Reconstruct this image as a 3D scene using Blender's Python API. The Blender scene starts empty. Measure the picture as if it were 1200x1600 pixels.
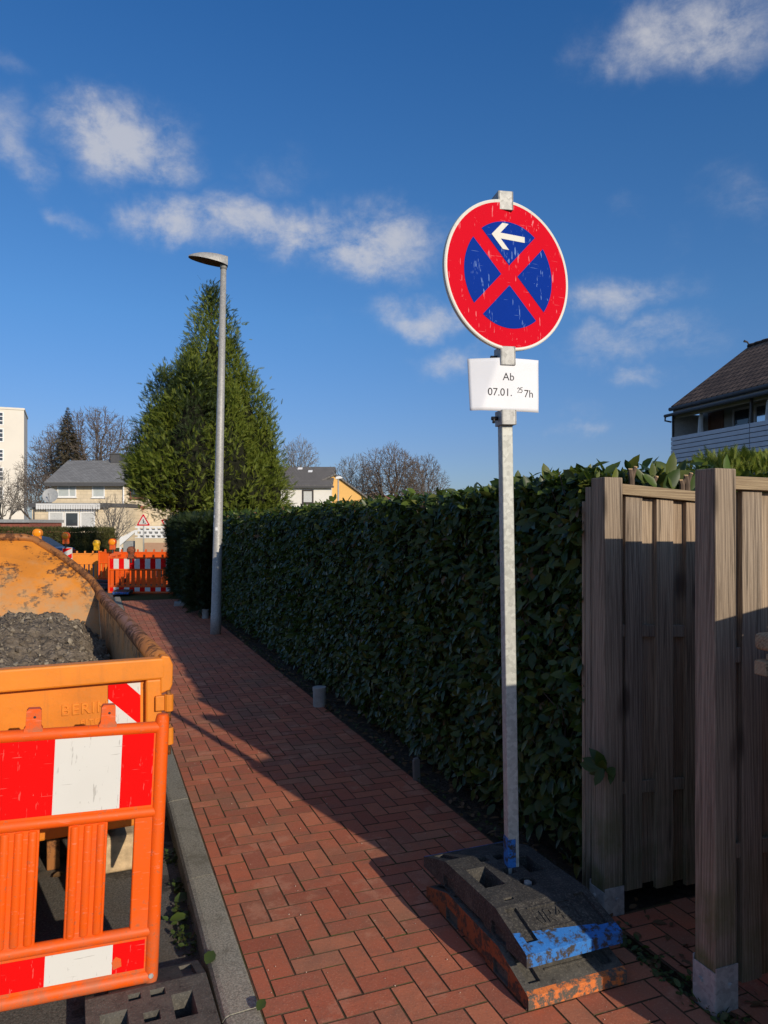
import bpy, bmesh, math, random
import numpy as np
from mathutils import Vector, Matrix, Euler, noise

random.seed(7)
rng = np.random.default_rng(7)
R_ = math.radians
SC = bpy.context.scene
COL = SC.collection

# ------------------------------------------------------------------ camera
EYE = 1.6
FPX = 1150.0
cam = bpy.data.cameras.new('camera')
cam.sensor_fit = 'VERTICAL'
cam.sensor_height = 36.0
cam.sensor_width = 27.0
cam.lens = 36.0 * FPX / 1600.0
cam.shift_y = -20.0 / 1600.0 * -1.0
cam.clip_start = 0.05
cam.clip_end = 3000
camo = bpy.data.objects.new('camera', cam)
COL.objects.link(camo)
camo.location = (0, 0, EYE)
camo.rotation_euler = (R_(90), 0, 0)
SC.camera = camo

# ------------------------------------------------------------------ light
SUN_EL = 21.5
SUN_AZ = 145.0          # degrees clockwise from +Y (the view direction) to the sun
sunl = bpy.data.lights.new('sun', 'SUN')
sunl.energy = 4.0
sunl.angle = R_(0.5)
sunl.color = (1.0, 0.87, 0.70)
suno = bpy.data.objects.new('sun', sunl)
COL.objects.link(suno)
sd = Vector((math.sin(R_(SUN_AZ)) * math.cos(R_(SUN_EL)), math.cos(R_(SUN_AZ)) * math.cos(R_(SUN_EL)), math.sin(R_(SUN_EL))))
suno.rotation_euler = sd.to_track_quat('Z', 'Y').to_euler()
suno.location = (20, -20, 20)

world = bpy.data.worlds.new('World')
SC.world = world
world.use_nodes = True
SC.view_settings.view_transform = 'Standard'
SC.view_settings.look = 'None'
SC.view_settings.exposure = 0.0
SC.view_settings.gamma = 1.0
SC.cycles.use_denoising = True
SC.cycles.max_bounces = 6
SC.cycles.transparent_max_bounces = 8
SC.cycles.sample_clamp_indirect = 4.0


def build_world():
    nt = world.node_tree
    N, L = nt.nodes, nt.links
    N.clear()
    out = N.new('ShaderNodeOutputWorld')
    bg = N.new('ShaderNodeBackground')
    bg.inputs['Strength'].default_value = 0.13
    sky = N.new('ShaderNodeTexSky')
    sky.sky_type = 'NISHITA'
    sky.sun_disc = False
    sky.sun_elevation = R_(SUN_EL)
    sky.sun_rotation = R_(SUN_AZ)
    sky.air_density = 1.0
    sky.dust_density = 0.5
    sky.ozone_density = 2.6
    tc = N.new('ShaderNodeTexCoord')
    sep = N.new('ShaderNodeSeparateXYZ')
    L.new(tc.outputs['Generated'], sep.inputs[0])

    def m(op, a, b=None, c=None):
        n = N.new('ShaderNodeMath')
        n.operation = op
        for i, v in enumerate((a, b, c)):
            if v is None:
                continue
            if isinstance(v, (int, float)):
                n.inputs[i].default_value = v
            else:
                L.new(v, n.inputs[i])
        return n.outputs[0]
    az = m('ARCTAN2', sep.outputs[0], sep.outputs[1])
    el = m('ARCSINE', sep.outputs[2])
    # clear winter air: deeper blue towards the zenith than the model sky
    rp = N.new('ShaderNodeValToRGB')
    e = rp.color_ramp.elements
    while len(e) < 5:
        e.new(.5)
    for x_, (p_, c_) in zip(e, [(0.0, (.42, .49, .71)), (.16, (.41, .50, .74)), (.43, (.37, .62, .88)), (.72, (.31, .63, .93)), (1.0, (.24, .61, .98))]):
        x_.position = p_
        x_.color = (*c_, 1)
    L.new(m('DIVIDE', el, R_(36)), rp.inputs[0])
    hs = N.new('ShaderNodeMix')
    hs.data_type = 'RGBA'
    hs.blend_type = 'MULTIPLY'
    hs.inputs['Factor'].default_value = 1.0
    L.new(sky.outputs[0], hs.inputs['A'])
    L.new(rp.outputs[0], hs.inputs['B'])
    # wisp noise that warps and frays the cloud masses
    n1 = N.new('ShaderNodeTexNoise')
    n1.inputs['Scale'].default_value = 9.0
    n1.inputs['Detail'].default_value = 7.0
    n1.inputs['Roughness'].default_value = 0.58
    n1.inputs['Distortion'].default_value = 0.25
    L.new(tc.outputs['Generated'], n1.inputs['Vector'])
    n2 = N.new('ShaderNodeTexNoise')
    n2.inputs['Scale'].default_value = 22.0
    n2.inputs['Detail'].default_value = 10.0
    n2.inputs['Roughness'].default_value = 0.66
    n2.inputs['Distortion'].default_value = 0.2
    st = N.new('ShaderNodeMapping')
    st.inputs['Scale'].default_value = (1.0, 1.0, 1.5)
    L.new(tc.outputs['Generated'], st.inputs[0])
    L.new(st.outputs[0], n2.inputs['Vector'])
    wx = N.new('ShaderNodeSeparateXYZ')
    L.new(n1.outputs['Color'], wx.inputs[0])
    azw = m('ADD', az, m('MULTIPLY', m('SUBTRACT', wx.outputs[0], 0.5), 0.17))
    elw = m('ADD', el, m('MULTIPLY', m('SUBTRACT', wx.outputs[1], 0.5), 0.12))
    clouds = [  # direction (as seen from the street), angular size, density
        (195, 205, 95, 52, 1.0), (150, 180, 55, 35, .5), (245, 245, 75, 36, .7), (30, 235, 60, 55, .5), (20, 115, 40, 25, .25),
        (265, 338, 85, 40, .85), (380, 352, 130, 46, .85), (560, 385, 135, 50, .95), (480, 368, 100, 46, .85), (430, 270, 75, 38, .28),
        (620, 420, 60, 30, .5), (670, 492, 95, 32, .72), (965, 465, 110, 32, .60), (990, 530, 130, 34, .5), (1000, 585, 60, 20, .42),
        (720, 562, 70, 28, .55), (905, 665, 45, 16, .5), (900, 635, 60, 22, .25), (1090, 35, 160, 65, .85), (920, 50, 60, 50, .28), (1170, 320, 80, 52, .30),
        (980, 322, 50, 26, .2), (105, 335, 55, 18, .38), (650, 562, 34, 16, .3), (500, 520, 40, 30, .13), (1050, 395, 50, 30, .16)]
    acc = None
    for (px, py, rx, ry, s) in clouds:
        a0 = math.atan((px - 600) / FPX)
        e0 = math.atan((820 - py) / FPX * math.cos(a0))
        sa = rx / FPX * math.cos(a0) ** 2
        se = ry / FPX * math.cos(e0)
        dx = m('MULTIPLY', m('SUBTRACT', azw, a0), 1.0 / sa)
        dy = m('MULTIPLY', m('SUBTRACT', elw, e0), 1.0 / se)
        q = m('ADD', m('MULTIPLY', dx, dx), m('MULTIPLY', dy, dy))
        f = m('MULTIPLY', m('POWER', 2.718, m('MULTIPLY', q, -1.1)), s)
        acc = f if acc is None else m('MAXIMUM', acc, f)
    # unseen broken cloud added overhead and behind the viewer as fill light
    n3 = N.new('ShaderNodeTexNoise')
    n3.inputs['Scale'].default_value = 3.2
    n3.inputs['Detail'].default_value = 6.0
    L.new(tc.outputs['Generated'], n3.inputs['Vector'])
    over = N.new('ShaderNodeMapRange')
    over.interpolation_type = 'SMOOTHSTEP'
    over.inputs['From Min'].default_value = R_(40)
    over.inputs['From Max'].default_value = R_(58)
    L.new(el, over.inputs['Value'])
    rear = N.new('ShaderNodeMapRange')
    rear.interpolation_type = 'SMOOTHSTEP'
    rear.inputs['From Min'].default_value = R_(50)
    rear.inputs['From Max'].default_value = R_(85)
    L.new(m('ABSOLUTE', az), rear.inputs['Value'])
    fill_cloud = m('MULTIPLY', m('MAXIMUM', over.outputs[0], rear.outputs[0]), m('MULTIPLY', m('SUBTRACT', n3.outputs[0], .34), 2.3))
    acc = m('MAXIMUM', acc, fill_cloud)
    fray = m('ADD', m('MULTIPLY', m('SUBTRACT', n2.outputs[0], 0.5), 2.7), m('MULTIPLY', m('SUBTRACT', n1.outputs[0], 0.5), 1.2))
    dens = m('MULTIPLY', acc, m('ADD', 0.95, fray))
    mr = N.new('ShaderNodeMapRange')
    mr.interpolation_type = 'SMOOTHSTEP'
    mr.inputs['From Min'].default_value = 0.06
    mr.inputs['From Max'].default_value = 1.15
    mr.inputs['To Max'].default_value = 0.70
    L.new(dens, mr.inputs['Value'])
    mix = N.new('ShaderNodeMix')
    mix.data_type = 'RGBA'
    L.new(mr.outputs[0], mix.inputs['Factor'])
    L.new(hs.outputs['Result'], mix.inputs['A'])
    mix.inputs['B'].default_value = (5.0, 4.9, 4.95, 1)
    L.new(mix.outputs['Result'], bg.inputs['Color'])
    L.new(bg.outputs[0], out.inputs[0])


build_world()

# ------------------------------------------------------------------ frames
TH = R_(21.4)
RV = Vector((math.cos(TH), math.sin(TH), 0))       # across the footpath, to the right
DV = Vector((-math.sin(TH), math.cos(TH), 0))      # along the footpath, away


def P(r, d, z=0.0):
    v = RV * r + DV * d
    return Vector((v.x, v.y, z))


def at(px, py, Y):
    return Vector(((px - 600) / FPX * Y, Y, EYE + (820 - py) / FPX * Y))


def vn(x, y, z, s=1.0):
    return noise.noise(Vector((x * s, y * s, z * s)))


# ------------------------------------------------------------------ materials
class NT:
    def __init__(self, name):
        self.m = bpy.data.materials.new(name)
        self.m.use_nodes = True
        self.t = self.m.node_tree
        self.N, self.L = self.t.nodes, self.t.links
        self.b = self.N['Principled BSDF']
        self.out = self.N['Material Output']
        self._tc = None

    def inp(self, n, k, v):
        if v is None:
            return
        s = n.inputs[k]
        if hasattr(v, 'is_output') or isinstance(v, bpy.types.NodeSocket):
            self.L.new(v, s)
        elif isinstance(v, (tuple, list)) and len(v) == 3 and s.type == 'RGBA':
            s.default_value = (*v, 1)
        else:
            s.default_value = v

    def tc(self, which='Object'):
        if self._tc is None:
            self._tc = self.N.new('ShaderNodeTexCoord')
        return self._tc.outputs[which]

    def mapping(self, vec, scale=(1, 1, 1), loc=(0, 0, 0), rot=(0, 0, 0)):
        n = self.N.new('ShaderNodeMapping')
        n.inputs['Scale'].default_value = scale
        n.inputs['Location'].default_value = loc
        n.inputs['Rotation'].default_value = rot
        self.L.new(vec, n.inputs[0])
        return n.outputs[0]

    def noise(self, scale, detail=4, rough=.55, vec=None, dist=0, col=False):
        n = self.N.new('ShaderNodeTexNoise')
        self.inp(n, 'Scale', scale)
        self.inp(n, 'Detail', detail)
        self.inp(n, 'Roughness', rough)
        self.inp(n, 'Distortion', dist)
        self.L.new(vec if vec is not None else self.tc(), n.inputs['Vector'])
        return n.outputs['Color' if col else 'Fac']

    def vor(self, scale, vec=None, feature='F1', out='Distance', rand=1.0):
        n = self.N.new('ShaderNodeTexVoronoi')
        n.feature = feature
        self.inp(n, 'Scale', scale)
        self.inp(n, 'Randomness', rand)
        self.L.new(vec if vec is not None else self.tc(), n.inputs['Vector'])
        return n.outputs[out]

    def ramp(self, fac, stops, interp='LINEAR'):
        n = self.N.new('ShaderNodeValToRGB')
        n.color_ramp.interpolation = interp
        e = n.color_ramp.elements
        while len(e) < len(stops):
            e.new(0.5)
        for x, (p, c) in zip(e, stops):
            x.position = p
            x.color = (*c, 1) if len(c) == 3 else c
        self.L.new(fac, n.inputs[0])
        return n.outputs[0]

    def bw(self, fac, lo, hi):
        n = self.N.new('ShaderNodeMapRange')
        n.interpolation_type = 'SMOOTHSTEP'
        self.inp(n, 'From Min', lo)
        self.inp(n, 'From Max', hi)
        self.L.new(fac, n.inputs['Value'])
        return n.outputs[0]

    def mix(self, fac, a, b, mode='MIX'):
        n = self.N.new('ShaderNodeMix')
        n.data_type = 'RGBA'
        n.blend_type = mode
        self.inp(n, 'Factor', fac)
        self.inp(n, 'A', a)
        self.inp(n, 'B', b)
        return n.outputs['Result']

    def math(self, op, a, b=None):
        n = self.N.new('ShaderNodeMath')
        n.operation = op
        self.inp(n, 0, a)
        if b is not None:
            self.inp(n, 1, b)
        return n.outputs[0]

    def bump(self, h, strength=.3, dist=.01):
        n = self.N.new('ShaderNodeBump')
        self.inp(n, 'Strength', strength)
        self.inp(n, 'Distance', dist)
        self.L.new(h, n.inputs['Height'])
        self.L.new(n.outputs[0], self.b.inputs['Normal'])

    def island(self):
        return self.N.new('ShaderNodeNewGeometry').outputs['Random Per Island']

    def set(self, col=None, rough=None, metal=None, spec=None, **kw):
        self.inp(self.b, 'Base Color', col)
        self.inp(self.b, 'Roughness', rough)
        self.inp(self.b, 'Metallic', metal)
        self.inp(self.b, 'Specular IOR Level', spec)
        for k, v in kw.items():
            self.inp(self.b, k.replace('_', ' '), v)
        return self.m


M = {}


def simple(name, col, rough=.6, var=.18, scale=6.0, metal=0.0, bump=0.0, bscale=60, spec=None):
    n = NT(name)
    f = n.noise(scale, 5, .6)
    lo = tuple(c * (1 - var) for c in col)
    hi = tuple(min(1, c * (1 + var)) for c in col)
    c = n.ramp(f, [(.3, lo), (.7, hi)])
    if bump:
        n.bump(n.noise(bscale, 4, .6), bump, .004)
    M[name] = n.set(c, rough, metal, spec)
    return M[name]


def mat_brick():
    n = NT('paving_brick')
    isl = n.island()
    c = n.ramp(isl, [(0, (.34, .098, .054)), (.25, (.50, .145, .074)), (.5, (.42, .120, .065)), (.75, (.55, .180, .092)), (.9, (.36, .115, .068)), (1, (.48, .185, .100))])
    f = n.noise(9, 6, .65)
    c = n.mix(n.math('MULTIPLY', n.bw(f, .45, .8), .7), c, (.24, .12, .08), 'MIX')
    g = n.noise(1.3, 5, .6)
    c = n.mix(n.math('MULTIPLY', n.bw(g, .46, .66), .5), c, (.27, .15, .09))
    st = n.noise(4.5, 7, .7, n.mapping(n.tc(), loc=(2, 7, 1)))
    c = n.mix(n.math('MULTIPLY', n.bw(st, .54, .64), .45), c, (.55, .26, .16))
    s = n.noise(120, 4, .75)
    c = n.mix(n.math('MULTIPLY', n.bw(s, .54, .68), .45), c, (.62, .33, .22))
    c = n.mix(n.math('MULTIPLY', n.bw(n.noise(75, 5, .7, n.mapping(n.tc(), loc=(5, 2, 1))), .55, .68), .45), c, (.18, .08, .055))
    n.bump(n.math('ADD', n.noise(120, 4, .7), n.math('MULTIPLY', n.noise(18, 3), 1.5)), .35, .004)
    M['brick'] = n.set(c, .85, 0, .25)


def mat_joint():
    n = NT('joint_sand')
    f = n.noise(7, 6, .6)
    c = n.ramp(f, [(.3, (.075, .045, .029)), (.5, (.12, .072, .046)), (.62, (.075, .068, .028)), (.75, (.10, .10, .035))])
    n.bump(n.noise(200, 4, .7), .6, .006)
    M['joint'] = n.set(c, .95, 0, .1)


def mat_soil(name='soil', a=(.035, .026, .018), b=(.10, .078, .055)):
    n = NT(name)
    f = n.noise(14, 8, .68)
    c = n.ramp(f, [(.3, a), (.7, b)])
    v = n.vor(55)
    c = n.mix(n.math('MULTIPLY', n.bw(v, .25, .05), .35), c, (.16, .13, .10))
    n.bump(n.math('ADD', n.noise(40, 8, .7), n.math('MULTIPLY', v, -.5)), .9, .02)
    M[name] = n.set(c, .95, 0, .15)


def mat_asphalt():
    n = NT('asphalt')
    f = n.noise(120, 5, .8)
    c = n.ramp(f, [(.3, (.04, .038, .035)), (.5, (.115, .105, .092)), (.7, (.24, .22, .19))])
    g = n.noise(2.3, 6, .62)
    c = n.mix(n.math('MULTIPLY', n.bw(g, .45, .7), .7), c, (.12, .095, .065))
    w = n.noise(3.1, 5, .6, n.mapping(n.tc(), loc=(3, 9, 0)))
    c = n.mix(n.math('MULTIPLY', n.bw(w, .56, .62), .65), c, (.022, .019, .016))
    n.bump(f, .6, .004)
    M['asphalt'] = n.set(c, .9, 0, .25)


def mat_kerb():
    n = NT('kerb_concrete')
    isl = n.island()
    base = n.ramp(isl, [(0, (.33, .31, .245)), (.5, (.40, .375, .30)), (1, (.27, .255, .21))])
    f = n.noise(130, 4, .8)
    c = n.mix(n.bw(f, .38, .62), n.mix(.6, base, (.06, .056, .045)), base)
    g = n.noise(5, 6, .65)
    c = n.mix(n.math('MULTIPLY', n.bw(g, .48, .7), .6), c, (.10, .09, .06))
    mo = n.noise(11, 6, .65)
    c = n.mix(n.math('MULTIPLY', n.bw(mo, .62, .72), .6), c, (.05, .062, .02))
    n.bump(f, .5, .004)
    M['kerb'] = n.set(c, .92, 0, .2)


def mat_leaf(name, cols, rough=.33, trans=.22, coat=.0, spec=.5):
    n = NT(name)
    isl = n.island()
    k = len(cols)
    c = n.ramp(isl, [(i / (k - 1), x) for i, x in enumerate(cols)])
    f = n.noise(18, 3)
    c = n.mix(n.math('MULTIPLY', f, .5), c, tuple(v * .55 for v in cols[0]))
    n.set(c, rough, 0, spec)
    if trans:
        t = n.N.new('ShaderNodeBsdfTranslucent')
        n.L.new(n.mix(.6, c, (.14, .20, .02)), t.inputs['Color'])
        ms = n.N.new('ShaderNodeMixShader')
        ms.inputs[0].default_value = trans
        n.L.new(n.b.outputs[0], ms.inputs[1])
        n.L.new(t.outputs[0], ms.inputs[2])
        n.L.new(ms.outputs[0], n.out.inputs[0])
    M[name] = n.m


def mat_wood(name, base, dark, green=.0):
    """weathered softwood with the grain running along local Z"""
    n = NT(name)
    isl = n.island()
    comb = n.N.new('ShaderNodeCombineXYZ')
    n.L.new(n.math('MULTIPLY', isl, 17.3), comb.inputs[0])
    n.L.new(n.math('MULTIPLY', isl, 7.1), comb.inputs[1])
    n.L.new(n.math('MULTIPLY', isl, 31.7), comb.inputs[2])
    va = n.N.new('ShaderNodeVectorMath')
    va.operation = 'ADD'
    n.L.new(n.tc(), va.inputs[0])
    n.L.new(comb.outputs[0], va.inputs[1])
    v = va.outputs[0]
    w = n.N.new('ShaderNodeTexWave')
    w.wave_type = 'BANDS'
    w.bands_direction = 'DIAGONAL'
    n.L.new(n.mapping(v, (1, 1, .032)), w.inputs['Vector'])
    n.inp(w, 'Scale', 48.0)
    n.inp(w, 'Distortion', 16.0)
    n.inp(w, 'Detail', 3.0)
    n.inp(w, 'Detail Scale', .40)
    fine = n.noise(1.0, 6, .78, n.mapping(v, (150, 150, 3.2)))
    broad = n.noise(1.0, 4, .6, n.mapping(v, (14, 14, 1.1)))
    c = n.mix(w.outputs['Fac'], base, tuple(.50 * b + .50 * d for b, d in zip(base, dark)))
    c = n.mix(n.math('MULTIPLY', n.bw(fine, .46, .62), .8), c, dark)
    c = n.mix(n.math('MULTIPLY', n.bw(broad, .4, .75), .5), c, tuple(x * 1.25 for x in base))
    tone = n.ramp(isl, [(0, (.66, .62, .60)), (.4, (.95, .93, .90)), (.7, (1.1, 1.04, .96)), (1, (.85, .72, .60))])
    c = n.mix(1.0, c, tone, 'MULTIPLY')
    # knots
    kv = n.vor(1.0, n.mapping(v, (5.5, 5.5, 1.9)))
    c = n.mix(n.math('MULTIPLY', n.bw(kv, .20, .07), .8), c, tuple(x * .5 for x in dark))
    ck = n.noise(1.0, 2, .5, n.mapping(v, (70, 70, 1.3), loc=(4, 1, 9)))
    c = n.mix(n.math('MULTIPLY', n.bw(ck, .66, .70), .75), c, tuple(x * .35 for x in dark))
    if green:
        sep = n.N.new('ShaderNodeSeparateXYZ')
        n.L.new(n.tc(), sep.inputs[0])
        low = n.bw(sep.outputs[2], .75, .1)
        gn = n.bw(n.noise(6, 5, .6), .3, .7)
        c = n.mix(n.math('MULTIPLY', n.math('MULTIPLY', low, gn), green), c, (.10, .11, .03))
    n.bump(n.math('ADD', n.math('MULTIPLY', fine, 1.0), n.math('MULTIPLY', w.outputs['Fac'], .5)), .4, .003)
    M[name] = n.set(c, .82, 0, .25)


def mat_plastic(name, col, dirt=.55, rough=.45):
    n = NT(name)
    f = n.noise(4, 6, .65)
    c = n.mix(n.math('MULTIPLY', n.bw(f, .5, .8), dirt), col, tuple(x * .55 + .02 for x in col))
    g = n.noise(55, 5, .7)
    c = n.mix(n.math('MULTIPLY', n.bw(g, .58, .66), .45), c, (.22, .13, .07))
    k = n.noise(1.0, 3, .6, n.mapping(n.tc(), (14, 160, 120), rot=(.1, .25, .3)))
    c = n.mix(n.math('MULTIPLY', n.bw(k, .62, .70), .45), c, tuple(min(1, x * 1.1 + .12) for x in col))
    sep = n.N.new('ShaderNodeSeparateXYZ')
    n.L.new(n.tc(), sep.inputs[0])
    gr = n.math('MULTIPLY', n.bw(sep.outputs[2], .34, .0), n.bw(n.noise(16, 7, .7), .38, .62))
    c = n.mix(n.math('MULTIPLY', gr, .55), c, (.26, .15, .085))
    n.bump(n.noise(90, 3, .6), .12, .002)
    M[name] = n.set(c, n.ramp(f, [(.3, (rough, rough, rough)), (.8, (rough + .2,) * 3)]), 0, .28)


def mat_sheet(name, col, scratch=(.3, .25, .2), amount=.45):
    n = NT(name)
    v = n.noise(1.0, 4, .7, n.mapping(n.tc(), (40, 40, 13), rot=(.3, .5, .2)))
    v2 = n.noise(1.0, 2, .5, n.mapping(n.tc(), (9, 120, 160), rot=(.2, .9, .4)))
    c = n.mix(n.math('MULTIPLY', n.bw(v, .68, .72), .8), col, scratch)
    c = n.mix(n.math('MULTIPLY', n.bw(v2, .70, .74), .5), c, scratch)
    c = n.mix(n.math('MULTIPLY', n.bw(n.noise(3, 5), .4, .8), .18), c, tuple(x * .7 for x in col))
    k = n.noise(1.0, 3, .7, n.mapping(n.tc(), (55, 70, 9), rot=(.5, -.6, 1.0)))
    c = n.mix(n.math('MULTIPLY', n.bw(k, .64, .68), amount), c, scratch)
    k = n.noise(1.0, 3, .7, n.mapping(n.tc(), (60, 60, 8), rot=(.2, .8, -.4)))
    c = n.mix(n.math('MULTIPLY', n.bw(k, .65, .69), amount), c, scratch)
    k = n.noise(34, 5, .8)
    c = n.mix(n.math('MULTIPLY', n.bw(k, .66, .70), amount), c, scratch)
    M[name] = n.set(c, .6, 0, .03)


def mat_skip(name, base, rust_lo=.56):
    n = NT(name)
    f = n.noise(5.5, 9, .68)
    g = n.noise(26, 7, .7)
    h = n.noise(2.2, 5, .6)
    c = n.mix(n.bw(h, .3, .75), base, tuple(x * .72 for x in base))
    c = n.mix(n.math('MULTIPLY', n.bw(n.noise(70, 4, .7), .5, .8), .3), c, (.35, .17, .05))
    chips = n.math('MULTIPLY', n.bw(f, rust_lo, rust_lo + .06), n.bw(g, .42, .55))
    rust = n.ramp(n.noise(60, 5, .7), [(.3, (.05, .022, .012)), (.7, (.16, .062, .022))])
    c = n.mix(chips, c, rust)
    st = n.noise(1.0, 4, .6, n.mapping(n.tc(), (22, 22, 2.2)))
    c = n.mix(n.math('MULTIPLY', n.bw(st, .55, .8), .35), c, (.26, .12, .04))
    n.bump(n.math('SUBTRACT', g, chips), .3, .004)
    M[name] = n.set(c, n.mix(chips, (.5,) * 3, (.9,) * 3), 0, .35)


def skip_dust():
    m = M['skip_inside']
    nt = m.node_tree
    b = nt.nodes['Principled BSDF']
    src = b.inputs['Base Color'].links[0].from_socket
    tc = nt.nodes.new('ShaderNodeTexCoord')
    sep = nt.nodes.new('ShaderNodeSeparateXYZ')
    nt.links.new(tc.outputs['Object'], sep.inputs[0])
    no = nt.nodes.new('ShaderNodeTexNoise')
    no.inputs['Scale'].default_value = 7
    no.inputs['Detail'].default_value = 9
    no.inputs['Roughness'].default_value = .7
    nt.links.new(tc.outputs['Object'], no.inputs['Vector'])
    a = nt.nodes.new('ShaderNodeMath')
    a.operation = 'MULTIPLY_ADD'
    nt.links.new(no.outputs[0], a.inputs[0])
    a.inputs[1].default_value = -1.3
    nt.links.new(sep.outputs[2], a.inputs[2])
    mr = nt.nodes.new('ShaderNodeMapRange')
    mr.inputs['From Min'].default_value = .70
    mr.inputs['From Max'].default_value = .22
    mr.inputs['To Max'].default_value = .8
    nt.links.new(a.outputs[0], mr.inputs['Value'])
    mx = nt.nodes.new('ShaderNodeMix')
    mx.data_type = 'RGBA'
    nt.links.new(mr.outputs[0], mx.inputs['Factor'])
    nt.links.new(src, mx.inputs['A'])
    mx.inputs['B'].default_value = (.44, .31, .17, 1)
    nt.links.new(mx.outputs['Result'], b.inputs['Base Color'])


def mat_galv(name, base=(.52, .53, .50), rough=.5, metal=.35):
    n = NT(name)
    v = n.vor(70, out='Color')
    sp = n.N.new('ShaderNodeSeparateColor')
    n.L.new(v, sp.inputs[0])
    c = n.mix(sp.outputs[0], tuple(x * .8 for x in base), tuple(min(1, x * 1.15) for x in base))
    f = n.noise(9, 6, .65)
    c = n.mix(n.math('MULTIPLY', n.bw(f, .52, .75), .4), c, tuple(x * .55 for x in base))
    s = n.noise(150, 3, .7)
    c = n.mix(n.math('MULTIPLY', n.bw(s, .62, .72), .4), c, (.8, .8, .76))
    n.bump(f, .15, .002)
    M[name] = n.set(c, rough, metal, .5)


def mat_rubber(name, col=(.038, .036, .033)):
    n = NT(name)
    f = n.noise(13, 8, .7)
    c = n.ramp(f, [(.25, tuple(x * .6 for x in col)), (.55, tuple(x * 1.35 for x in col)), (.8, (.13, .115, .09))])
    v = n.noise(110, 5, .8)
    c = n.mix(n.math('MULTIPLY', n.bw(v, .50, .64), .6), c, (.19, .172, .14))
    c = n.mix(n.math('MULTIPLY', n.bw(n.noise(45, 6, .75), .56, .66), .6), c, (.012, .011, .010))
    n.bump(n.math('ADD', n.noise(70, 6, .7), v), .55, .004)
    M[name] = n.set(c, .8, 0, .3)


def mat_worn_paint(name, col, under=(.045, .04, .036), lo=.42):
    n = NT(name)
    f = n.noise(28, 8, .72)
    c = n.mix(n.bw(f, lo, lo + .10), under, col)
    g = n.noise(120, 4, .7)
    c = n.mix(n.math('MULTIPLY', n.bw(g, .5, .75), .35), c, tuple(min(1, x * 1.5 + .08) for x in col))
    n.bump(g, .4, .003)
    M[name] = n.set(c, .65, 0, .35)


def mat_tiles(name, col, sx, sz, dark=.35, axis='XZ', var=.25):
    """rows of roof tiles as a brick pattern in object space"""
    n = NT(name)
    b = n.N.new('ShaderNodeTexBrick')
    sep = n.N.new('ShaderNodeSeparateXYZ')
    n.L.new(n.tc(), sep.inputs[0])
    cb = n.N.new('ShaderNodeCombineXYZ')
    n.L.new(sep.outputs['XYZ'.index(axis[0])], cb.inputs[0])
    n.L.new(sep.outputs['XYZ'.index(axis[1])], cb.inputs[1])
    n.L.new(cb.outputs[0], b.inputs['Vector'])
    n.inp(b, 'Color1', tuple(x * (1 - var) for x in col))
    n.inp(b, 'Color2', tuple(x * (1 + var) for x in col))
    n.inp(b, 'Mortar', tuple(x * dark for x in col))
    n.inp(b, 'Scale', 1.0)
    n.inp(b, 'Mortar Size', sz * .12)
    n.inp(b, 'Mortar Smooth', .4)
    n.inp(b, 'Brick Width', sx)
    n.inp(b, 'Row Height', sz)
    f = n.noise(1.1, 6, .65)
    c = n.mix(n.math('MULTIPLY', n.bw(f, .4, .75), .5), b.outputs['Color'], tuple(x * .6 for x in col))
    n.bump(b.outputs['Fac'], -.6, .02)
    M[name] = n.set(c, .85, 0, .3)


mat_brick(); mat_joint(); mat_soil(); mat_asphalt(); mat_kerb()
mat_soil('dug_soil', (.070, .055, .040), (.27, .22, .165))
n_ = NT('clod')
M['clod'] = n_.set(n_.mix(n_.math('MULTIPLY', n_.noise(90, 4, .7), .6), n_.ramp(n_.island(), [(0, (.09, .07, .05)), (.45, (.20, .165, .12)), (.75, (.32, .27, .20)), (1, (.48, .42, .32))]), (.08, .065, .05)), .95, 0, .15)
mat_leaf('laurel', [(.024, .048, .013), (.048, .086, .019), (.036, .068, .017), (.088, .128, .025), (.064, .094, .020), (.16, .17, .034)], .38, .24, spec=.30)
mat_leaf('laurel_sunlit', [(.09, .15, .02), (.13, .18, .025), (.07, .12, .02), (.19, .21, .035)], .4, .35, spec=.3)  # sunlit copy of the laurel leaves, paints the bright hedge top
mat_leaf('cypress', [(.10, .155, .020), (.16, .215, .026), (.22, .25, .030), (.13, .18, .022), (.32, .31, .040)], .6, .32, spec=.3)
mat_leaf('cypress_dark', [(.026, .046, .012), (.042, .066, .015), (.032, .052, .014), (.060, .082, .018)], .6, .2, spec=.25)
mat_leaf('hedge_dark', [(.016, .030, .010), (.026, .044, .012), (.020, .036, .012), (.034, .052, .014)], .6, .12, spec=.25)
mat_leaf('far_hedge', [(.10, .085, .03), (.07, .09, .025), (.13, .105, .035), (.055, .085, .022)], .7, .15, spec=.2)
mat_leaf('spruce', [(.10, .085, .055), (.13, .105, .065), (.08, .075, .045)], .75, .1, spec=.2)
mat_leaf('weed', [(.05, .09, .015), (.09, .13, .02), (.035, .06, .012), (.10, .10, .03)], .55, .2)
mat_leaf('dead_leaf', [(.14, .075, .03), (.20, .11, .045), (.10, .05, .025)], .7, .15)
simple('twig', (.065, .048, .035), .85, .3, 30)
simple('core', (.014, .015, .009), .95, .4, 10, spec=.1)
simple('bark_far', (.115, .088, .068), .9, .25, 3)
simple('bark_far_pale', (.16, .145, .125), .9, .25, 3)
simple('bark', (.11, .075, .05), .9, .3, 20)
simple('cut_wood', (.55, .36, .17), .8, .2, 40)
mat_wood('wood', (.375, .305, .23), (.118, .090, .068), .6)
mat_wood('wood_post', (.36, .29, .215), (.112, .085, .063), 1.0)
mat_plastic('orange_plastic', (.78, .100, .004))
mat_plastic('orange_faded', (.82, .26, .03))
mat_sheet('red_sheet', (.74, .006, .006), (.65, .22, .18), .35)
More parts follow.
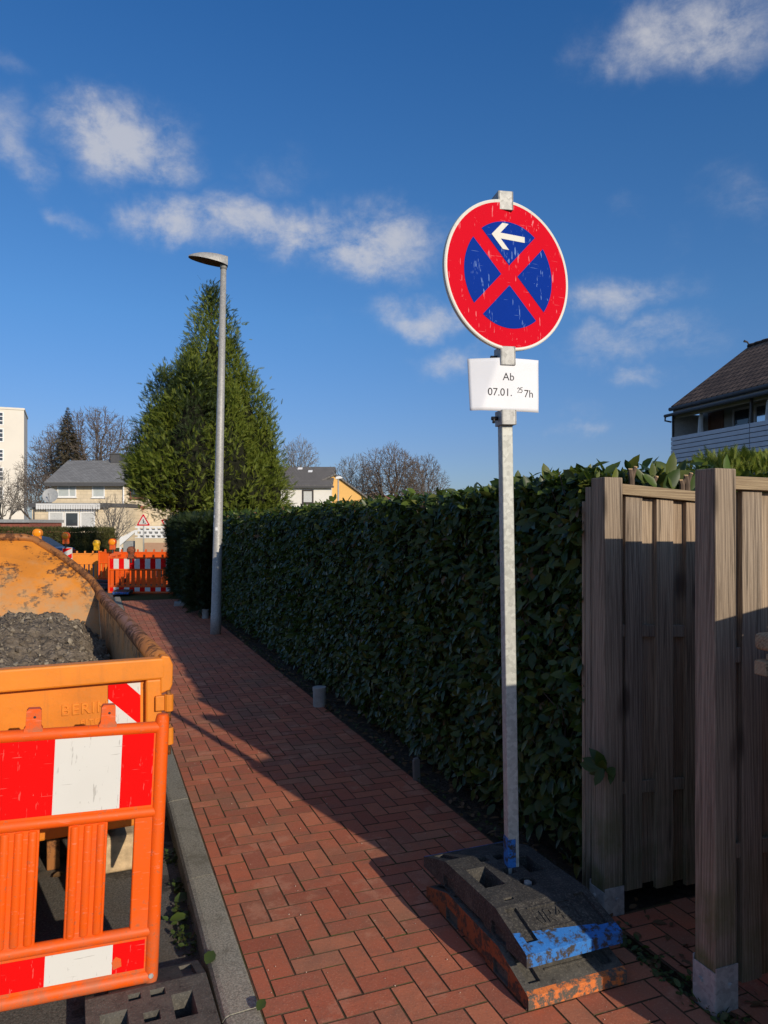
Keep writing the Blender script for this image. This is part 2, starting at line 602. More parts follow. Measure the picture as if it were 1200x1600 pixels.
mat_sheet('white_sheet', (.645, .635, .59), (.25, .23, .2))
mat_sheet('sign_red', (.62, .005, .018), (.75, .26, .27), .75)
mat_sheet('sign_blue', (.003, .032, .27), (.20, .33, .62), .7)
mat_sheet('sign_white', (.72, .71, .64), (.55, .52, .45))
mat_skip('skip_orange', (.80, .245, .018), .61)
mat_skip('skip_inside', (.74, .26, .03), .50)
mat_skip('skip_rim', (.36, .14, .038), .45)
skip_dust()
mat_skip('skip_under_shade', (.10, .045, .018), .45)  # dark brown stands in for shade on the sloping lower front
simple('block_wood', (.52, .38, .22), .8, .3, 25, bump=.3)
mat_galv('galvanised', (.43, .44, .40), .55, .2); mat_galv('galv_dull', (.40, .40, .38), .6, .25); mat_galv('lamp_steel', (.36, .355, .335), .55, .2)
mat_rubber('rubber')
mat_rubber('rubber_pale', (.075, .070, .060))
mat_worn_paint('blue_paint', (.03, .17, .50))
mat_worn_paint('orange_paint', (.62, .17, .04), (.09, .08, .065), .45)
mat_worn_paint('rust_shade_paint', (.26, .075, .028), (.05, .038, .03), .43)
simple('paper', (.76, .77, .80), .6, .03, 3)
simple('ink', (.02, .02, .025), .7, .1)
simple('dark_plastic', (.02, .02, .022), .5, .2)
simple('lamp_lens', (.012, .012, .012), .35, .1, spec=.2)
simple('grit', (.55, .42, .32), .9, .35, 40)
simple('grey_plastic', (.30, .31, .31), .5, .15)
simple('pale_concrete', (.34, .33, .30), .85, .2, 12, bump=.3)
simple('cream_render', (.62, .50, .33), .85, .08, 1.3)
mat_tiles('cream_brick', (.72, .60, .42), .55, .28, .86, 'XZ', .04)
simple('white_render', (.78, .75, .68), .85, .05, 1)
simple('yellow_render', (.72, .42, .13), .85, .06, 1)
simple('tower_render', (.74, .69, .60), .85, .06, .15)
simple('white_frame', (.80, .80, .78), .5, .04)
simple('dark_frame', (.05, .04, .035), .5, .1)
simple('fascia', (.075, .075, .078), .7, .15)
simple('brick_red', (.25, .075, .05), .85, .2)
simple('curtain', (.55, .56, .54), .7, .12, 9)
simple('blind', (.46, .50, .49), .6, .06, 4)
mat_tiles('slate_roof', (.22, .22, .215), .30, .17, .55, 'XY', .16)
mat_tiles('brown_roof', (.20, .122, .075), .27, .29, .10, 'YX', .30)
mat_tiles('grey_roof', (.17, .16, .15), .30, .34, .4, 'XY', .15)
simple('board_white', (.66, .66, .70), .6, .06, 3)
simple('wall_shade', (.40, .385, .36), .85, .15, 2)
simple('wood_brown', (.20, .09, .05), .7, .2, 8)
simple('awning_cloth', (.66, .66, .64), .8, .05)
simple('red_cloth', (.45, .12, .09), .8, .1)
simple('car_blue', (.012, .020, .055), .25, .1, spec=.7)
simple('tyre', (.02, .02, .02), .8, .2)
simple('tail_red', (.5, .02, .02), .3, .1)
simple('garage_door', (.45, .27, .17), .7, .05)


def mat_glass():
    n = NT('window_glass')
    M['glass'] = n.set((.045, .055, .065), .06, 0, .8)
    n = NT('lens_amber')
    M['amber'] = n.set((.90, .30, .01), .22, 0, .6)
    n = NT('lens_yellow')
    M['yellow_lens'] = n.set((.85, .48, .02), .22, 0, .6)
    n = NT('clear_pane')
    M['clear'] = n.set((.85, .93, .95), .05, 0, .5, Transmission_Weight=.9)


mat_glass()


# ------------------------------------------------------------------ mesh builder
class MB:
    def __init__(self):
        self.v, self.f, self.mi = [], [], []

    def add(self, vs, fs, mi=0):
        o = len(self.v)
        self.v += [tuple(x) for x in vs]
        self.f += [tuple(i + o for i in q) for q in fs]
        self.mi += [mi] * len(fs)

    def box(self, c, s, rot=None, mi=0, top=1.0):
        hx, hy, hz = s[0] / 2, s[1] / 2, s[2] / 2
        vs = [Vector((x * hx * (top if z > 0 else 1), y * hy * (top if z > 0 else 1), z * hz)) for z in (-1, 1) for y in (-1, 1) for x in (-1, 1)]
        if rot is not None:
            mt = rot if isinstance(rot, Matrix) else Euler(rot).to_matrix()
            vs = [mt @ v for v in vs]
        c = Vector(c)
        self.add([v + c for v in vs], [(0, 2, 3, 1), (4, 5, 7, 6), (0, 1, 5, 4), (2, 6, 7, 3), (0, 4, 6, 2), (1, 3, 7, 5)], mi)
        return self

    def box2(self, a, b, mi=0):
        return self.box([(p + q) / 2 for p, q in zip(a, b)], [abs(q - p) for p, q in zip(a, b)], None, mi)

    def prism(self, poly, lo, hi, axis='Y', mi=0):
        """extrude a 2-D polygon; axis Y: polygon in XZ, axis X: polygon in YZ, axis Z: polygon in XY"""
        def mk(p, t):
            return {'Y': (p[0], t, p[1]), 'X': (t, p[0], p[1]), 'Z': (p[0], p[1], t)}[axis]
        n = len(poly)
        vs = [mk(p, lo) for p in poly] + [mk(p, hi) for p in poly]
        fs = [tuple(range(n - 1, -1, -1)), tuple(range(n, 2 * n))]
        fs += [(i, (i + 1) % n, n + (i + 1) % n, n + i) for i in range(n)]
        self.add(vs, fs, mi)
        return self

    def tube(self, pts, rad, n=10, mi=0, caps=True):
        pts = [Vector(p) for p in pts]
        if not isinstance(rad, (list, tuple)):
            rad = [rad] * len(pts)
        rings = []
        up = None
        for i, p in enumerate(pts):
            t = (pts[min(i + 1, len(pts) - 1)] - pts[max(i - 1, 0)]).normalized()
            if up is None:
                up = Vector((0, 0, 1)) if abs(t.z) < .9 else Vector((1, 0, 0))
            u = (up - t * up.dot(t)).normalized()
            w = t.cross(u)
            up = u
            rings.append([p + (u * math.cos(2 * math.pi * k / n) + w * math.sin(2 * math.pi * k / n)) * rad[i] for k in range(n)])
        vs = [v for r in rings for v in r]
        fs = []
        for i in range(len(pts) - 1):
            for k in range(n):
                a, b = i * n + k, i * n + (k + 1) % n
                fs.append((a, b, b + n, a + n))
        if caps:
            fs.append(tuple(range(n - 1, -1, -1)))
            fs.append(tuple(range((len(pts) - 1) * n, len(pts) * n)))
        self.add(vs, fs, mi)
        return self

    def poly(self, vs, mi=0):
        self.add(vs, [tuple(range(len(vs)))], mi)
        return self

    def build(self, name, mats, parent=None, smooth=False, bevel=0, seg=2, kind=None, loc=None, subsurf=0):
        me = bpy.data.meshes.new(name)
        me.from_pydata(self.v, [], self.f)
        if not isinstance(mats, (list, tuple)):
            mats = [mats]
        for x in mats:
            me.materials.append(M[x] if isinstance(x, str) else x)
        me.polygons.foreach_set('material_index', self.mi)
        if smooth:
            me.polygons.foreach_set('use_smooth', [True] * len(me.polygons))
        me.validate()
        me.update()
        o = bpy.data.objects.new(name, me)
        COL.objects.link(o)
        if parent is not None:
            o.parent = parent
        if loc is not None:
            o.location = loc
        if bevel:
            b = o.modifiers.new('bevel', 'BEVEL')
            b.width = bevel
            b.segments = seg
            b.limit_method = 'ANGLE'
            b.angle_limit = R_(35)
            b.harden_normals = False
        if kind:
            o['kind'] = kind
        return o


def smooth_by_angle(o, ang=35):
    me = o.data
    me.polygons.foreach_set('use_smooth', [True] * len(me.polygons))
    bm = bmesh.new()
    bm.from_mesh(me)
    for e in bm.edges:
        e.smooth = len(e.link_faces) == 2 and e.calc_face_angle(0) < R_(ang)
    bm.to_mesh(me)
    bm.free()


def thing(name, label, cat, loc=(0, 0, 0), rz=0.0, group=None, rot=None):
    o = bpy.data.objects.new(name, None)
    COL.objects.link(o)
    o.empty_display_size = .1
    o.location = loc
    o.rotation_euler = rot if rot is not None else (0, 0, rz)
    tag(o, label, cat, group)
    return o


def tag(o, label, cat, group=None, kind=None):
    o['label'] = label
    o['category'] = cat
    if group:
        o['group'] = group
    if kind:
        o['kind'] = kind
    return o


def copy_tree(o, parent=None):
    c = o.copy()
    COL.objects.link(c)
    c.parent = parent
    for ch in list(o.children):
        copy_tree(ch, c)
    return c


def bake_mods(o):
    dg = bpy.context.evaluated_depsgraph_get()
    me = bpy.data.meshes.new_from_object(o.evaluated_get(dg))
    o.modifiers.clear()
    o.data = me


def text_mesh(name, body, size, mat, parent, loc, rot, extrude=.0005, align='CENTER', space=1.0, bevel=0, shear=0):
    cu = bpy.data.curves.new(name, 'FONT')
    cu.body = body
    cu.size = size
    cu.extrude = extrude
    cu.bevel_depth = bevel
    cu.align_x = align
    cu.align_y = 'CENTER'
    cu.space_character = space
    cu.shear = shear
    cu.resolution_u = 4
    tmp = bpy.data.objects.new(name + '_curve', cu)
    COL.objects.link(tmp)
    dg = bpy.context.evaluated_depsgraph_get()
    me = bpy.data.meshes.new_from_object(tmp.evaluated_get(dg))
    bpy.data.objects.remove(tmp)
    bpy.data.curves.remove(cu)
    me.materials.clear()
    me.materials.append(M[mat])
    o = bpy.data.objects.new(name, me)
    COL.objects.link(o)
    o.parent = parent
    o.location = loc
    o.rotation_euler = rot
    return o


def mesh_np(name, verts, faces_list, mats, mi=None, parent=None, smooth=True):
    """verts (n,3) array, faces_list list of (m,k) int arrays"""
    me = bpy.data.meshes.new(name)
    nv = len(verts)
    loops = np.concatenate([f.ravel() for f in faces_list]).astype(np.int32)
    tot = np.concatenate([np.full(len(f), f.shape[1]) for f in faces_list]).astype(np.int32)
    start = np.concatenate([[0], np.cumsum(tot)[:-1]]).astype(np.int32)
    me.vertices.add(nv)
    me.vertices.foreach_set('co', np.ascontiguousarray(verts, dtype=np.float32).ravel())
    me.loops.add(len(loops))
    me.loops.foreach_set('vertex_index', loops)
    me.polygons.add(len(tot))
    me.polygons.foreach_set('loop_start', start)
    me.polygons.foreach_set('loop_total', tot)
    for x in mats:
        me.materials.append(M[x])
    if mi is not None:
        me.polygons.foreach_set('material_index', np.asarray(mi, dtype=np.int32))
    me.polygons.foreach_set('use_smooth', np.full(len(tot), smooth))
    me.update(calc_edges=True)
    me.validate()
    o = bpy.data.objects.new(name, me)
    COL.objects.link(o)
    if parent is not None:
        o.parent = parent
    return o


# leaf template: along +x, width along y, normal +z
def leaf_template(fold=.18, droop=.12):
    t = np.array([0, .12, .4, .72, 1.0])
    w = np.array([0, .55, 1.0, .72, 0]) * .5
    vs = [(0, 0, 0)]
    for i in (1, 2, 3):
        z = -droop * t[i] ** 2
        vs += [(t[i], -w[i], z + fold * w[i]), (t[i], 0, z), (t[i], w[i], z + fold * w[i])]
    vs.append((1, 0, -droop))
    vs = np.array(vs, float)
    tri = np.array([(0, 1, 2), (0, 2, 3), (7, 10, 8), (8, 10, 9)])
    quad = np.array([(1, 4, 5, 2), (2, 5, 6, 3), (4, 7, 8, 5), (5, 8, 9, 6)])
    return vs, tri, quad


LEAF = leaf_template()


def frames(axis, normal):
    """axis, normal arrays (n,3) -> rotation matrices with x=axis, z~normal"""
    x = axis / np.linalg.norm(axis, axis=1, keepdims=True)
    y = np.cross(normal, x)
    y /= np.linalg.norm(y, axis=1, keepdims=True) + 1e-9
    z = np.cross(x, y)
    return np.stack([x, y, z], axis=2)


def place_template(T, pos, rot, sx, sy):
    vs, *faces = T
    n = len(pos)
    loc = np.empty((n, len(vs), 3))
    loc[:, :, 0] = vs[None, :, 0] * sx[:, None]
    loc[:, :, 1] = vs[None, :, 1] * sy[:, None]
    loc[:, :, 2] = vs[None, :, 2] * ((sx + sy) / 2)[:, None]
    w = np.einsum('nij,nvj->nvi', rot, loc) + pos[:, None, :]
    off = (np.arange(n) * len(vs))[:, None, None]
    fl = [(f[None] + off).reshape(-1, f.shape[1]) for f in faces]
    return w.reshape(-1, 3), fl


# frond template for cypress sprays: axis +x, flat in xy, feathered
def frond_template(n=7, droop=-.18):
    vs, tris = [], []
    for i in range(n):
        t0 = i / n
        t1 = t0 + .9 / n
        z0, z1 = droop * t0 ** 2, droop * t1 ** 2
        ln = .30 * (1 - t0) ** .6 * (1 if i else .6)
        for s in (-1, 1):
            b = len(vs)
            vs += [(t0, 0, z0), (t1, 0, z1), (t0 + .26 + ln * .45, s * ln, z1 - .05)]
            tris.append((b, b + 1, b + 2) if s > 0 else (b + 1, b, b + 2))
    b = len(vs)
    vs += [(.8, -.03, droop * .64), (.8, .03, droop * .64), (1.08, 0, droop * 1.1)]
    tris.append((b, b + 1, b + 2))
    return np.array(vs, float), np.array(tris)


FROND = frond_template()

# ------------------------------------------------------------------ ground, road, kerb, pavement (structure)
ROAD_Z = -.11


def ground_sheet():
    mb = MB()
    mb.poly([(-900, -300, -.16), (900, -300, -.16), (900, 1500, -.16), (-900, 1500, -.16)])
    n = NT('lawn_ground')
    f = n.noise(3, 8, .65)
    M['lawn'] = n.set(n.ramp(f, [(.3, (.035, .045, .016)), (.6, (.06, .07, .025)), (.75, (.09, .08, .045))]), .95, 0, .1)
    tag(mb.build('ground', 'lawn'), 'wide rough ground reaching to the horizon', 'ground', kind='structure')
    # road
    mb = MB()
    a, b = -7.0, .392
    mb.poly([P(a, -6, ROAD_Z), P(b, -6, ROAD_Z), P(b, 60, ROAD_Z), P(a, 60, ROAD_Z)])
    tag(mb.build('road', 'asphalt'), 'dirty grey asphalt road beside the kerb', 'road', kind='structure')
    # garden soil strip under hedge and niches
    mb = MB()
    nx, ny = 14, 130
    vs, fs = [], []
    for j in range(ny + 1):
        for i in range(nx + 1):
            r, d = 1.80 + i * .22, -2 + j * .17
            q = P(r, d)
            hz = -.022 + .018 * vn(r * 6, d * 6, 0) + .006 * vn(r * 25, d * 25, 3)
            if d < 2.46 and r > 1.93:
                hz = min(hz, -.03) - .01
            vs.append((q.x, q.y, hz))
    for j in range(ny):
        for i in range(nx):
            k = j * (nx + 1) + i
            fs.append((k, k + 1, k + nx + 2, k + nx + 1))
    mb.add(vs, fs)
    tag(mb.build('soil_strip', 'soil', smooth=True), 'dark bare soil strip along the foot of the hedge', 'soil', kind='structure')


ground_sheet()


def clip_rect(x0, y0, x1, y1, bx0, by0, bx1, by1):
    a, b, c, d = max(x0, bx0), max(y0, by0), min(x1, bx1), min(y1, by1)
    return (a, b, c, d) if c - a > .012 and d - b > .012 else None


def paving(name, r0, d0, r1, d1, label, seed=1):
    rnd = random.Random(seed)
    W = .0945
    g = .0026
    mb = MB()
    i0, i1 = int(r0 / W) - 3, int(r1 / W) + 3
    j0, j1 = int(d0 / W) - 3, int(d1 / W) + 3
    for i in range(i0, i1):
        for j in range(j0, j1):
            k = (i - j) % 4
            if k == 0:
                rect = (i * W, j * W, (i + 2) * W, (j + 1) * W)
            elif k == 2:
                # farther cell of an upright brick
                rect = (i * W, (j - 1) * W, (i + 1) * W, (j + 1) * W)
            else:
                continue
            c = clip_rect(rect[0] + g, rect[1] + g, rect[2] - g, rect[3] - g, r0, d0, r1, d1)
            if not c:
                continue
            x0, y0, x1, y1 = c
            e = .0012
            cx, cy = (x0 + x1) / 2, (y0 + y1) / 2
            dz = rnd.uniform(-.0005, .0006) + .0010 * vn(cx * 1.5, cy * 1.5, 1)
            tx, ty = rnd.uniform(-.005, .005), rnd.uniform(-.005, .005)
            jit = rnd.uniform(-.0012, .0012)

            def z(x, y):
                return dz + (x - cx) * tx + (y - cy) * ty
            vs = []
            for (ex, zz) in ((0, -.05), (0, -.0008), (e, 0)):
                for (x, y) in ((x0 + ex, y0 + ex), (x1 - ex, y0 + ex), (x1 - ex, y1 - ex), (x0 + ex, y1 - ex)):
                    q = P(x + jit, y - jit)
                    vs.append((q.x, q.y, zz + z(x, y)))
            fs = [(8, 9, 10, 11)]
            for lv in (0, 4):
                fs += [(lv + a, lv + (a + 1) % 4, lv + 4 + (a + 1) % 4, lv + 4 + a) for a in range(4)]
            mb.add(vs, fs[:1], 0)
            o0 = len(mb.v) - 12
            mb.f += [tuple(i_ + o0 for i_ in q_) for q_ in fs[1:]]
            mb.mi += [1] * (len(fs) - 1)
    # joint bed
    mb.add([P(r0 - .01, d0, -.0027), P(r1 + .01, d0, -.0027), P(r1 + .01, d1, -.0027), P(r0 - .01, d1, -.0027)], [(0, 1, 2, 3)], 1)
    o = mb.build(name, ['brick', 'joint'])
    tag(o, label, 'pavement', kind='structure')
    return o


paving('pavement', .512, -1.2, 1.865, 16.4, 'red clay brick footpath laid in herringbone along the kerb')
paving('niche_paving', 1.945, .9, 3.4, 2.47, 'shaded red brick floor between the fence panels', 5)


def kerb():
    mb = MB()
    for k in range(-2, 17):
        d0 = k * 1.0 + .42
        dz = .004 * vn(k, 3.3, 1)
        poly = [(.385, -.3), (.385, -.022), (.395, -.008), (.41, -.002), (.498, .003), (.506, -.004), (.506, -.3)]
        n = len(poly)
        vs = []
        for dd in (d0 + .004, d0 + .996):
            for (r, z) in poly:
                q = P(r + .003 * vn(k * 2.2, 1, 5), dd)
                vs.append((q.x, q.y, z + dz))
        fs = [tuple(range(n)), tuple(range(2 * n - 1, n - 1, -1))] + [(i, n + i, n + (i + 1) % n, (i + 1) % n) for i in range(n)]
        mb.add(vs, fs)
    q = [P(.39, -2, -.02), P(.50, -2, -.02), P(.50, 17.4, -.02), P(.39, 17.4, -.02)]
    mb.add(q, [(0, 1, 2, 3)])
    tag(mb.build('kerb', 'kerb'), 'weathered concrete kerb stones between road and brick footpath', 'kerb', kind='structure')


kerb()

# ------------------------------------------------------------------ sign on its pole
def sign_post():
    base = Vector((.522, 2.985, .0))
    lean = R_(-.93)
    t = thing('no_stopping_sign', 'round blue and red no stopping sign with white arrow on a square steel pole', 'road sign',
              base, rot=(0, lean, R_(12)))
    H = 2.925
    # pole: hollow square tube
    w = .0235
    mb = MB()
    mb.box2((-w, -w, .06), (w, w, H))
    pole = mb.build('pole', 'galvanised', t, bevel=.004, seg=3)
    # blue paint band wrapping the foot of the pole
    mb = MB()
    e = w + .0012
    for a, b in (((-e, -e, .22), (-w + .0002, e, .34)), ((-w + .0002, -e, .22), (w * .35, -w - .0002, .335))):
        mb.box2(a, b)
    mb.build('paint_band', 'blue_paint', t)
    # clamps (folded steel straps)
    for zc, hh in ((2.893, .075), (2.275, .075), (2.03, .06)):
        mb = MB()
        o = w + .004
        mb.box2((-o, -o - .018, zc - hh / 2), (o, -o - .0135, zc + hh / 2))
        mb.box2((-o - .004, -o - .018, zc - hh / 2), (-o, o, zc + hh / 2))
        mb.box2((o, -o - .018, zc - hh / 2), (o + .004, o, zc + hh / 2))
        mb.box2((-o - .004, o, zc - hh / 2), (o + .004, o + .004, zc + hh / 2))
        cl = mb.build('clamp', 'galv_dull', t, bevel=.002)
        mb = MB()
        mb.tube([(-o - .03, 0, zc + .0), (-o, 0, zc)], .008, 8)
        mb.tube([(-o - .022, -.006, zc), (-o - .024, -.006, zc - .02)], .006, 6)
        mb.build('bolt', 'dark_plastic', cl, smooth=True)
    # the round plate, turned a little further than the pole
    disc = bpy.data.objects.new('sign_plate', None)
    mb = MB()
    zc, R = 2.598, .30
    yaw = R_(26 - 12)
    seg = 96

    def ring(r0, r1, y, mi):
        vs, fs = [], []
        for k in range(seg):
            a = 2 * math.pi * k / seg
            vs += [(r0 * math.cos(a), y, r0 * math.sin(a)), (r1 * math.cos(a), y, r1 * math.sin(a))]
        for k in range(seg):
            a, b = 2 * k, 2 * ((k + 1) % seg)
            fs.append((a, a + 1, b + 1, b))
        mb.add(vs, fs, mi)
    yf = -.036
    # turned over rim, back sheet
    prof = [(R - .012, yf - .0005), (R - .004, yf - .0022), (R, yf + .001), (R, yf + .016), (R - .006, yf + .018), (R - .012, yf + .004)]
    vs, fs = [], []
    for k in range(seg):
        a = 2 * math.pi * k / seg
        vs += [(r * math.cos(a), y, r * math.sin(a)) for r, y in prof]
    n = len(prof)
    for k in range(seg):
        for i in range(n - 1):
            a, b = k * n + i, ((k + 1) % seg) * n + i
            fs.append((a, b, b + 1, a + 1))
    mb.add(vs, fs, 0)
    mb.add([(.289 * math.cos(2 * math.pi * k / seg), yf + .004, .289 * math.sin(2 * math.pi * k / seg)) for k in range(seg)], [tuple(range(seg - 1, -1, -1))], 3)
    # red sheet over whole face, then the four blue fields
    mb.add([(.288 * math.cos(2 * math.pi * k / seg), yf - .0006, .288 * math.sin(2 * math.pi * k / seg)) for k in range(seg)], [tuple(range(seg))], 1)
    rb, hw = .2125, .0275
    for q in range(4):
        c0 = math.pi / 4 + q * math.pi / 2     # bars lie on the diagonals
        d = hw * math.sqrt(2)
        apex_a = q * math.pi / 2 + math.pi / 2
        ap = (d * math.cos(apex_a), d * math.sin(apex_a))
        da = math.asin(hw / rb)
        a0, a1 = apex_a - math.pi / 4 + da, apex_a + math.pi / 4 - da
        pts = [ap] + [(rb * math.cos(a0 + (a1 - a0) * k / 20), rb * math.sin(a0 + (a1 - a0) * k / 20)) for k in range(21)]
        mb.add([(x, yf - .0018, z) for x, z in pts], [tuple(range(len(pts)))], 2)
    plate = mb.build('sign_plate', ['sign_white', 'sign_red', 'sign_blue', 'galv_dull'], t)
    plate.location = (0.004, 0, zc)
    plate.rotation_euler = (0, 0, yaw)
    # arrow
    mb = MB()
    ya = yf - .003
    zc2 = .152
    x0, x1 = -.083, .077
    L_ = [[(x0 + .02, .0115), (x1, .0115), (x1, -.0115), (x0 + .02, -.0115)],
          [(x0, 0), (x0 + .052, .052), (x0 + .082, .052), (x0 + .031, 0)],
          [(x0, 0), (x0 + .031, 0), (x0 + .082, -.052), (x0 + .052, -.052)]]
    for i, pl in enumerate(L_):
        mb.add([(x, ya - .0004 * i, z + zc2) for x, z in pl], [tuple(range(4))], 0)
    ar = mb.build('arrow', 'sign_white', plate)
    return t


sign_post()


def notice():
    t = thing('paper_notice', 'white laminated paper with the date clamped under the round sign', 'notice', (.522 - .044, 2.985 - .048, 2.16), R_(13))
    W, H = .29, .212
    nx, nz = 24, 14
    vs, fs = [], []

    def yy(x, z):
        # left wing folds back a little along a slanting crease
        s = (x + .055) - z * .35
        b = .0
        if s < 0:
            b = -s * .42
        return b + .10 * max(0, x - .04) ** 2 * 8 + .002 * vn(x * 9, z * 9, 2)
    x0 = -W * .47
    for j in range(nz + 1):
        for i in range(nx + 1):
            x, z = x0 + W * i / nx, -H / 2 + H * j / nz
            vs.append((x, yy(x, z), z))
    for j in range(nz):
        for i in range(nx):
            k = j * (nx + 1) + i
            fs.append((k, k + 1, k + nx + 2, k + nx + 1))
    mb = MB()
    mb.add(vs, fs)
    sh = mb.build('sheet', 'paper', t, smooth=True)
    so = sh.modifiers.new('thick', 'SOLIDIFY')
    so.thickness = .0006
    so.offset = 1
    for body, size, x, z in (('Ab', .043, .020, .030), ('07.01.', .043, -.016, -.032), ('7h', .043, .108, -.034)):
        o = text_mesh('lettering', body, size, 'ink', t, (x, 0, z), (R_(90), 0, 0), .0001)
        for v in o.data.vertices:
            v.co.z = -(yy(x + v.co.x, z + v.co.y) - .0012) + (v.co.z)
    # handwritten small 25
    mb = MB()
    for pts in ([(0, .011), (.004, .016), (.009, .013), (.008, .007), (0, -.004), (.010, -.003)], [(.022, .017), (.014, .016), (.013, .008), (.019, .009), (.021, .002), (.017, -.004), (.012, -.003)]):
        mb.tube([(x + .058, yy(x + .058, z - .026) - .0016, z - .026) for x, z in pts], .0012, 5)
    mb.build('handwriting', 'ink', t)
    return t


notice()


# ------------------------------------------------------------------ recycled rubber foot plates
def foot_plate(paint, side, body='rubber', lim=.337):
    """800 x 400 x 110 plate, long axis along local Y, base at z=0"""
    W, L, H = .40, .80, .11
    prof = [(-L / 2, .003), (-L / 2, .046), (-L / 2 + .02, .054), (-.20, H), (.20, H), (L / 2 - .02, .054), (L / 2, .046), (L / 2, .003), (.12, .003), (.11, .018), (-.11, .018), (-.12, .003)]
    mb = MB()
    mb.prism(prof, -W / 2, W / 2, 'X')
    o = mb.build('body', [body, paint, side])
    cutters = []

    def cut(c, s, top=1.0, rz=0):
        cm = MB()
        hx, hy = s[0] / 2, s[1] / 2
        z0, z1 = c[2], c[2] + s[2]
        e = .70
        vs = [(x * hx * e, y * hy * e, z0) for y in (-1, 1) for x in (-1, 1)] + [(x * hx, y * hy, z1) for y in (-1, 1) for x in (-1, 1)]
        cm.add([(v[0] + c[0], v[1] + c[1], v[2]) for v in vs], [(0, 2, 3, 1), (4, 5, 7, 6), (0, 1, 5, 4), (2, 6, 7, 3), (0, 4, 6, 2), (1, 3, 7, 5)])
        cutters.append(cm.build('cutter', body))

    cut((-.115, .02, .03), (.105, .19, .2))          # long pocket
    cut((.105, .05, .03), (.085, .16, .2))
    cut((-.045, .155, .04), (.05, .045, .2))
    cut((.03, .150, .04), (.06, .05, .2))
    cut((0, .03, .03), (.062, .062, .2))             # pole socket
    cut((-.12, -.16, .06), (.05, .02, .2))
    cm = MB()
    cm.tube([(.02, -.075, .04), (.02, -.075, .3)], .033, 18)
    cutters.append(cm.build('cutter', body))
    # recess in each sloping end
    for sgn in (-1, 1):
        sl = math.atan2(H - .052, .18)
        for xx, wx in ((-.148, .045), (.148, .045), (0, .002)):
            if wx < .01:
                continue
            cm = MB()
            cm.box((xx, sgn * .285, .082), (wx, .15, .026), Matrix.Rotation(-sl * sgn, 3, 'X'))
            cutters.append(cm.build('cutter', body))
        cm = MB()
        cm.box((sgn * .21, -.22, .03), (.05, .10, .05))
        cutters.append(cm.build('cutter', body))
        cm = MB()
        cm.box((sgn * .21, .16, .03), (.05, .10, .05))
        cutters.append(cm.build('cutter', body))
    for c in cutters:
        b = o.modifiers.new('cut', 'BOOLEAN')
        b.object = c
        b.operation = 'DIFFERENCE'
        b.solver = 'EXACT'
    bpy.context.view_layer.update()
    bake_mods(o)
    for c in cutters:
        bpy.data.objects.remove(c)
    me = o.data
    bm = bmesh.new()
    bm.from_mesh(me)
    for sgn, off in ((-1, lim - .002), (1, .386)):
        bmesh.ops.bisect_plane(bm, geom=bm.verts[:] + bm.edges[:] + bm.faces[:], plane_co=(0, sgn * off, 0), plane_no=(.12, 1, 0))
    bm.to_mesh(me)
    bm.free()
    me.materials.clear()
    for x in (body, paint, side):
        me.materials.append(M[x])
    for p in me.polygons:
        c, nn = p.center, p.normal
        p.material_index = 0
        if (c.y < -lim or c.y > .388) and nn.z > -.3 and abs(nn.x) < .5:
            p.material_index = 1
        elif abs(nn.x) > .9 and abs(c.x) > .19:
            p.material_index = 2
    b = o.modifiers.new('bevel', 'BEVEL')
    b.width = .004
    b.segments = 2
    b.limit_method = 'ANGLE'
    b.angle_limit = R_(30)
    return o


def plate_lettering(parent, mat):
    sl = math.atan2(.11 - .052, .18)
    # embossed maker's mark on the sloping end, and its frame line
    mb = MB()
    rot = Matrix.Rotation(sl, 3, 'X')
    c = Vector((0, -.276, .0868))

    def pt(x, y, z):
        return c + rot @ Vector((x, y, z))

    def bar(x0, y0, x1, y1, h=.004, w=.006):
        a, b = Vector((x0, y0, 0)), Vector((x1, y1, 0))
        dv = (b - a).normalized()
        s = Vector((-dv.y, dv.x, 0)) * w / 2
        vs = [a - s, b - s, b + s, a + s]
        mb.add([pt(v.x, v.y, -.003) for v in vs] + [pt(v.x, v.y, h) for v in vs],
               [(4, 5, 6, 7), (0, 1, 5, 4), (1, 2, 6, 5), (2, 3, 7, 6), (3, 0, 4, 7)])
    for a in ((-.09, -.052, .09, -.052), (.09, -.052, .09, .045), (.09, .045, -.09, .045)):
        bar(*a)
    x = -.075
    glyphs = {'J': [(0, .0, .01, -.028), (.01, -.028, .024, -.028), (.024, -.028, .024, .025)],
              'R': [(0, -.028, 0, .025), (0, .025, .024, .025), (.024, .025, .024, 0), (.024, 0, 0, 0), (.008, 0, .026, -.028)],
              '4': [(.02, -.028, .02, .025), (.02, .025, 0, -.006), (0, -.006, .028, -.006)],
              '2': [(0, .022, .024, .022), (.024, .022, .024, 0), (.024, 0, 0, -.026), (0, -.026, .026, -.026)]}
    for g in 'JR42':
        for (a, b, c_, d) in glyphs[g]:
            bar(x + a, b - .002, x + c_, d - .002, .004, .0055)
        x += .040
    o = mb.build('lettering', mat, parent)
    return o


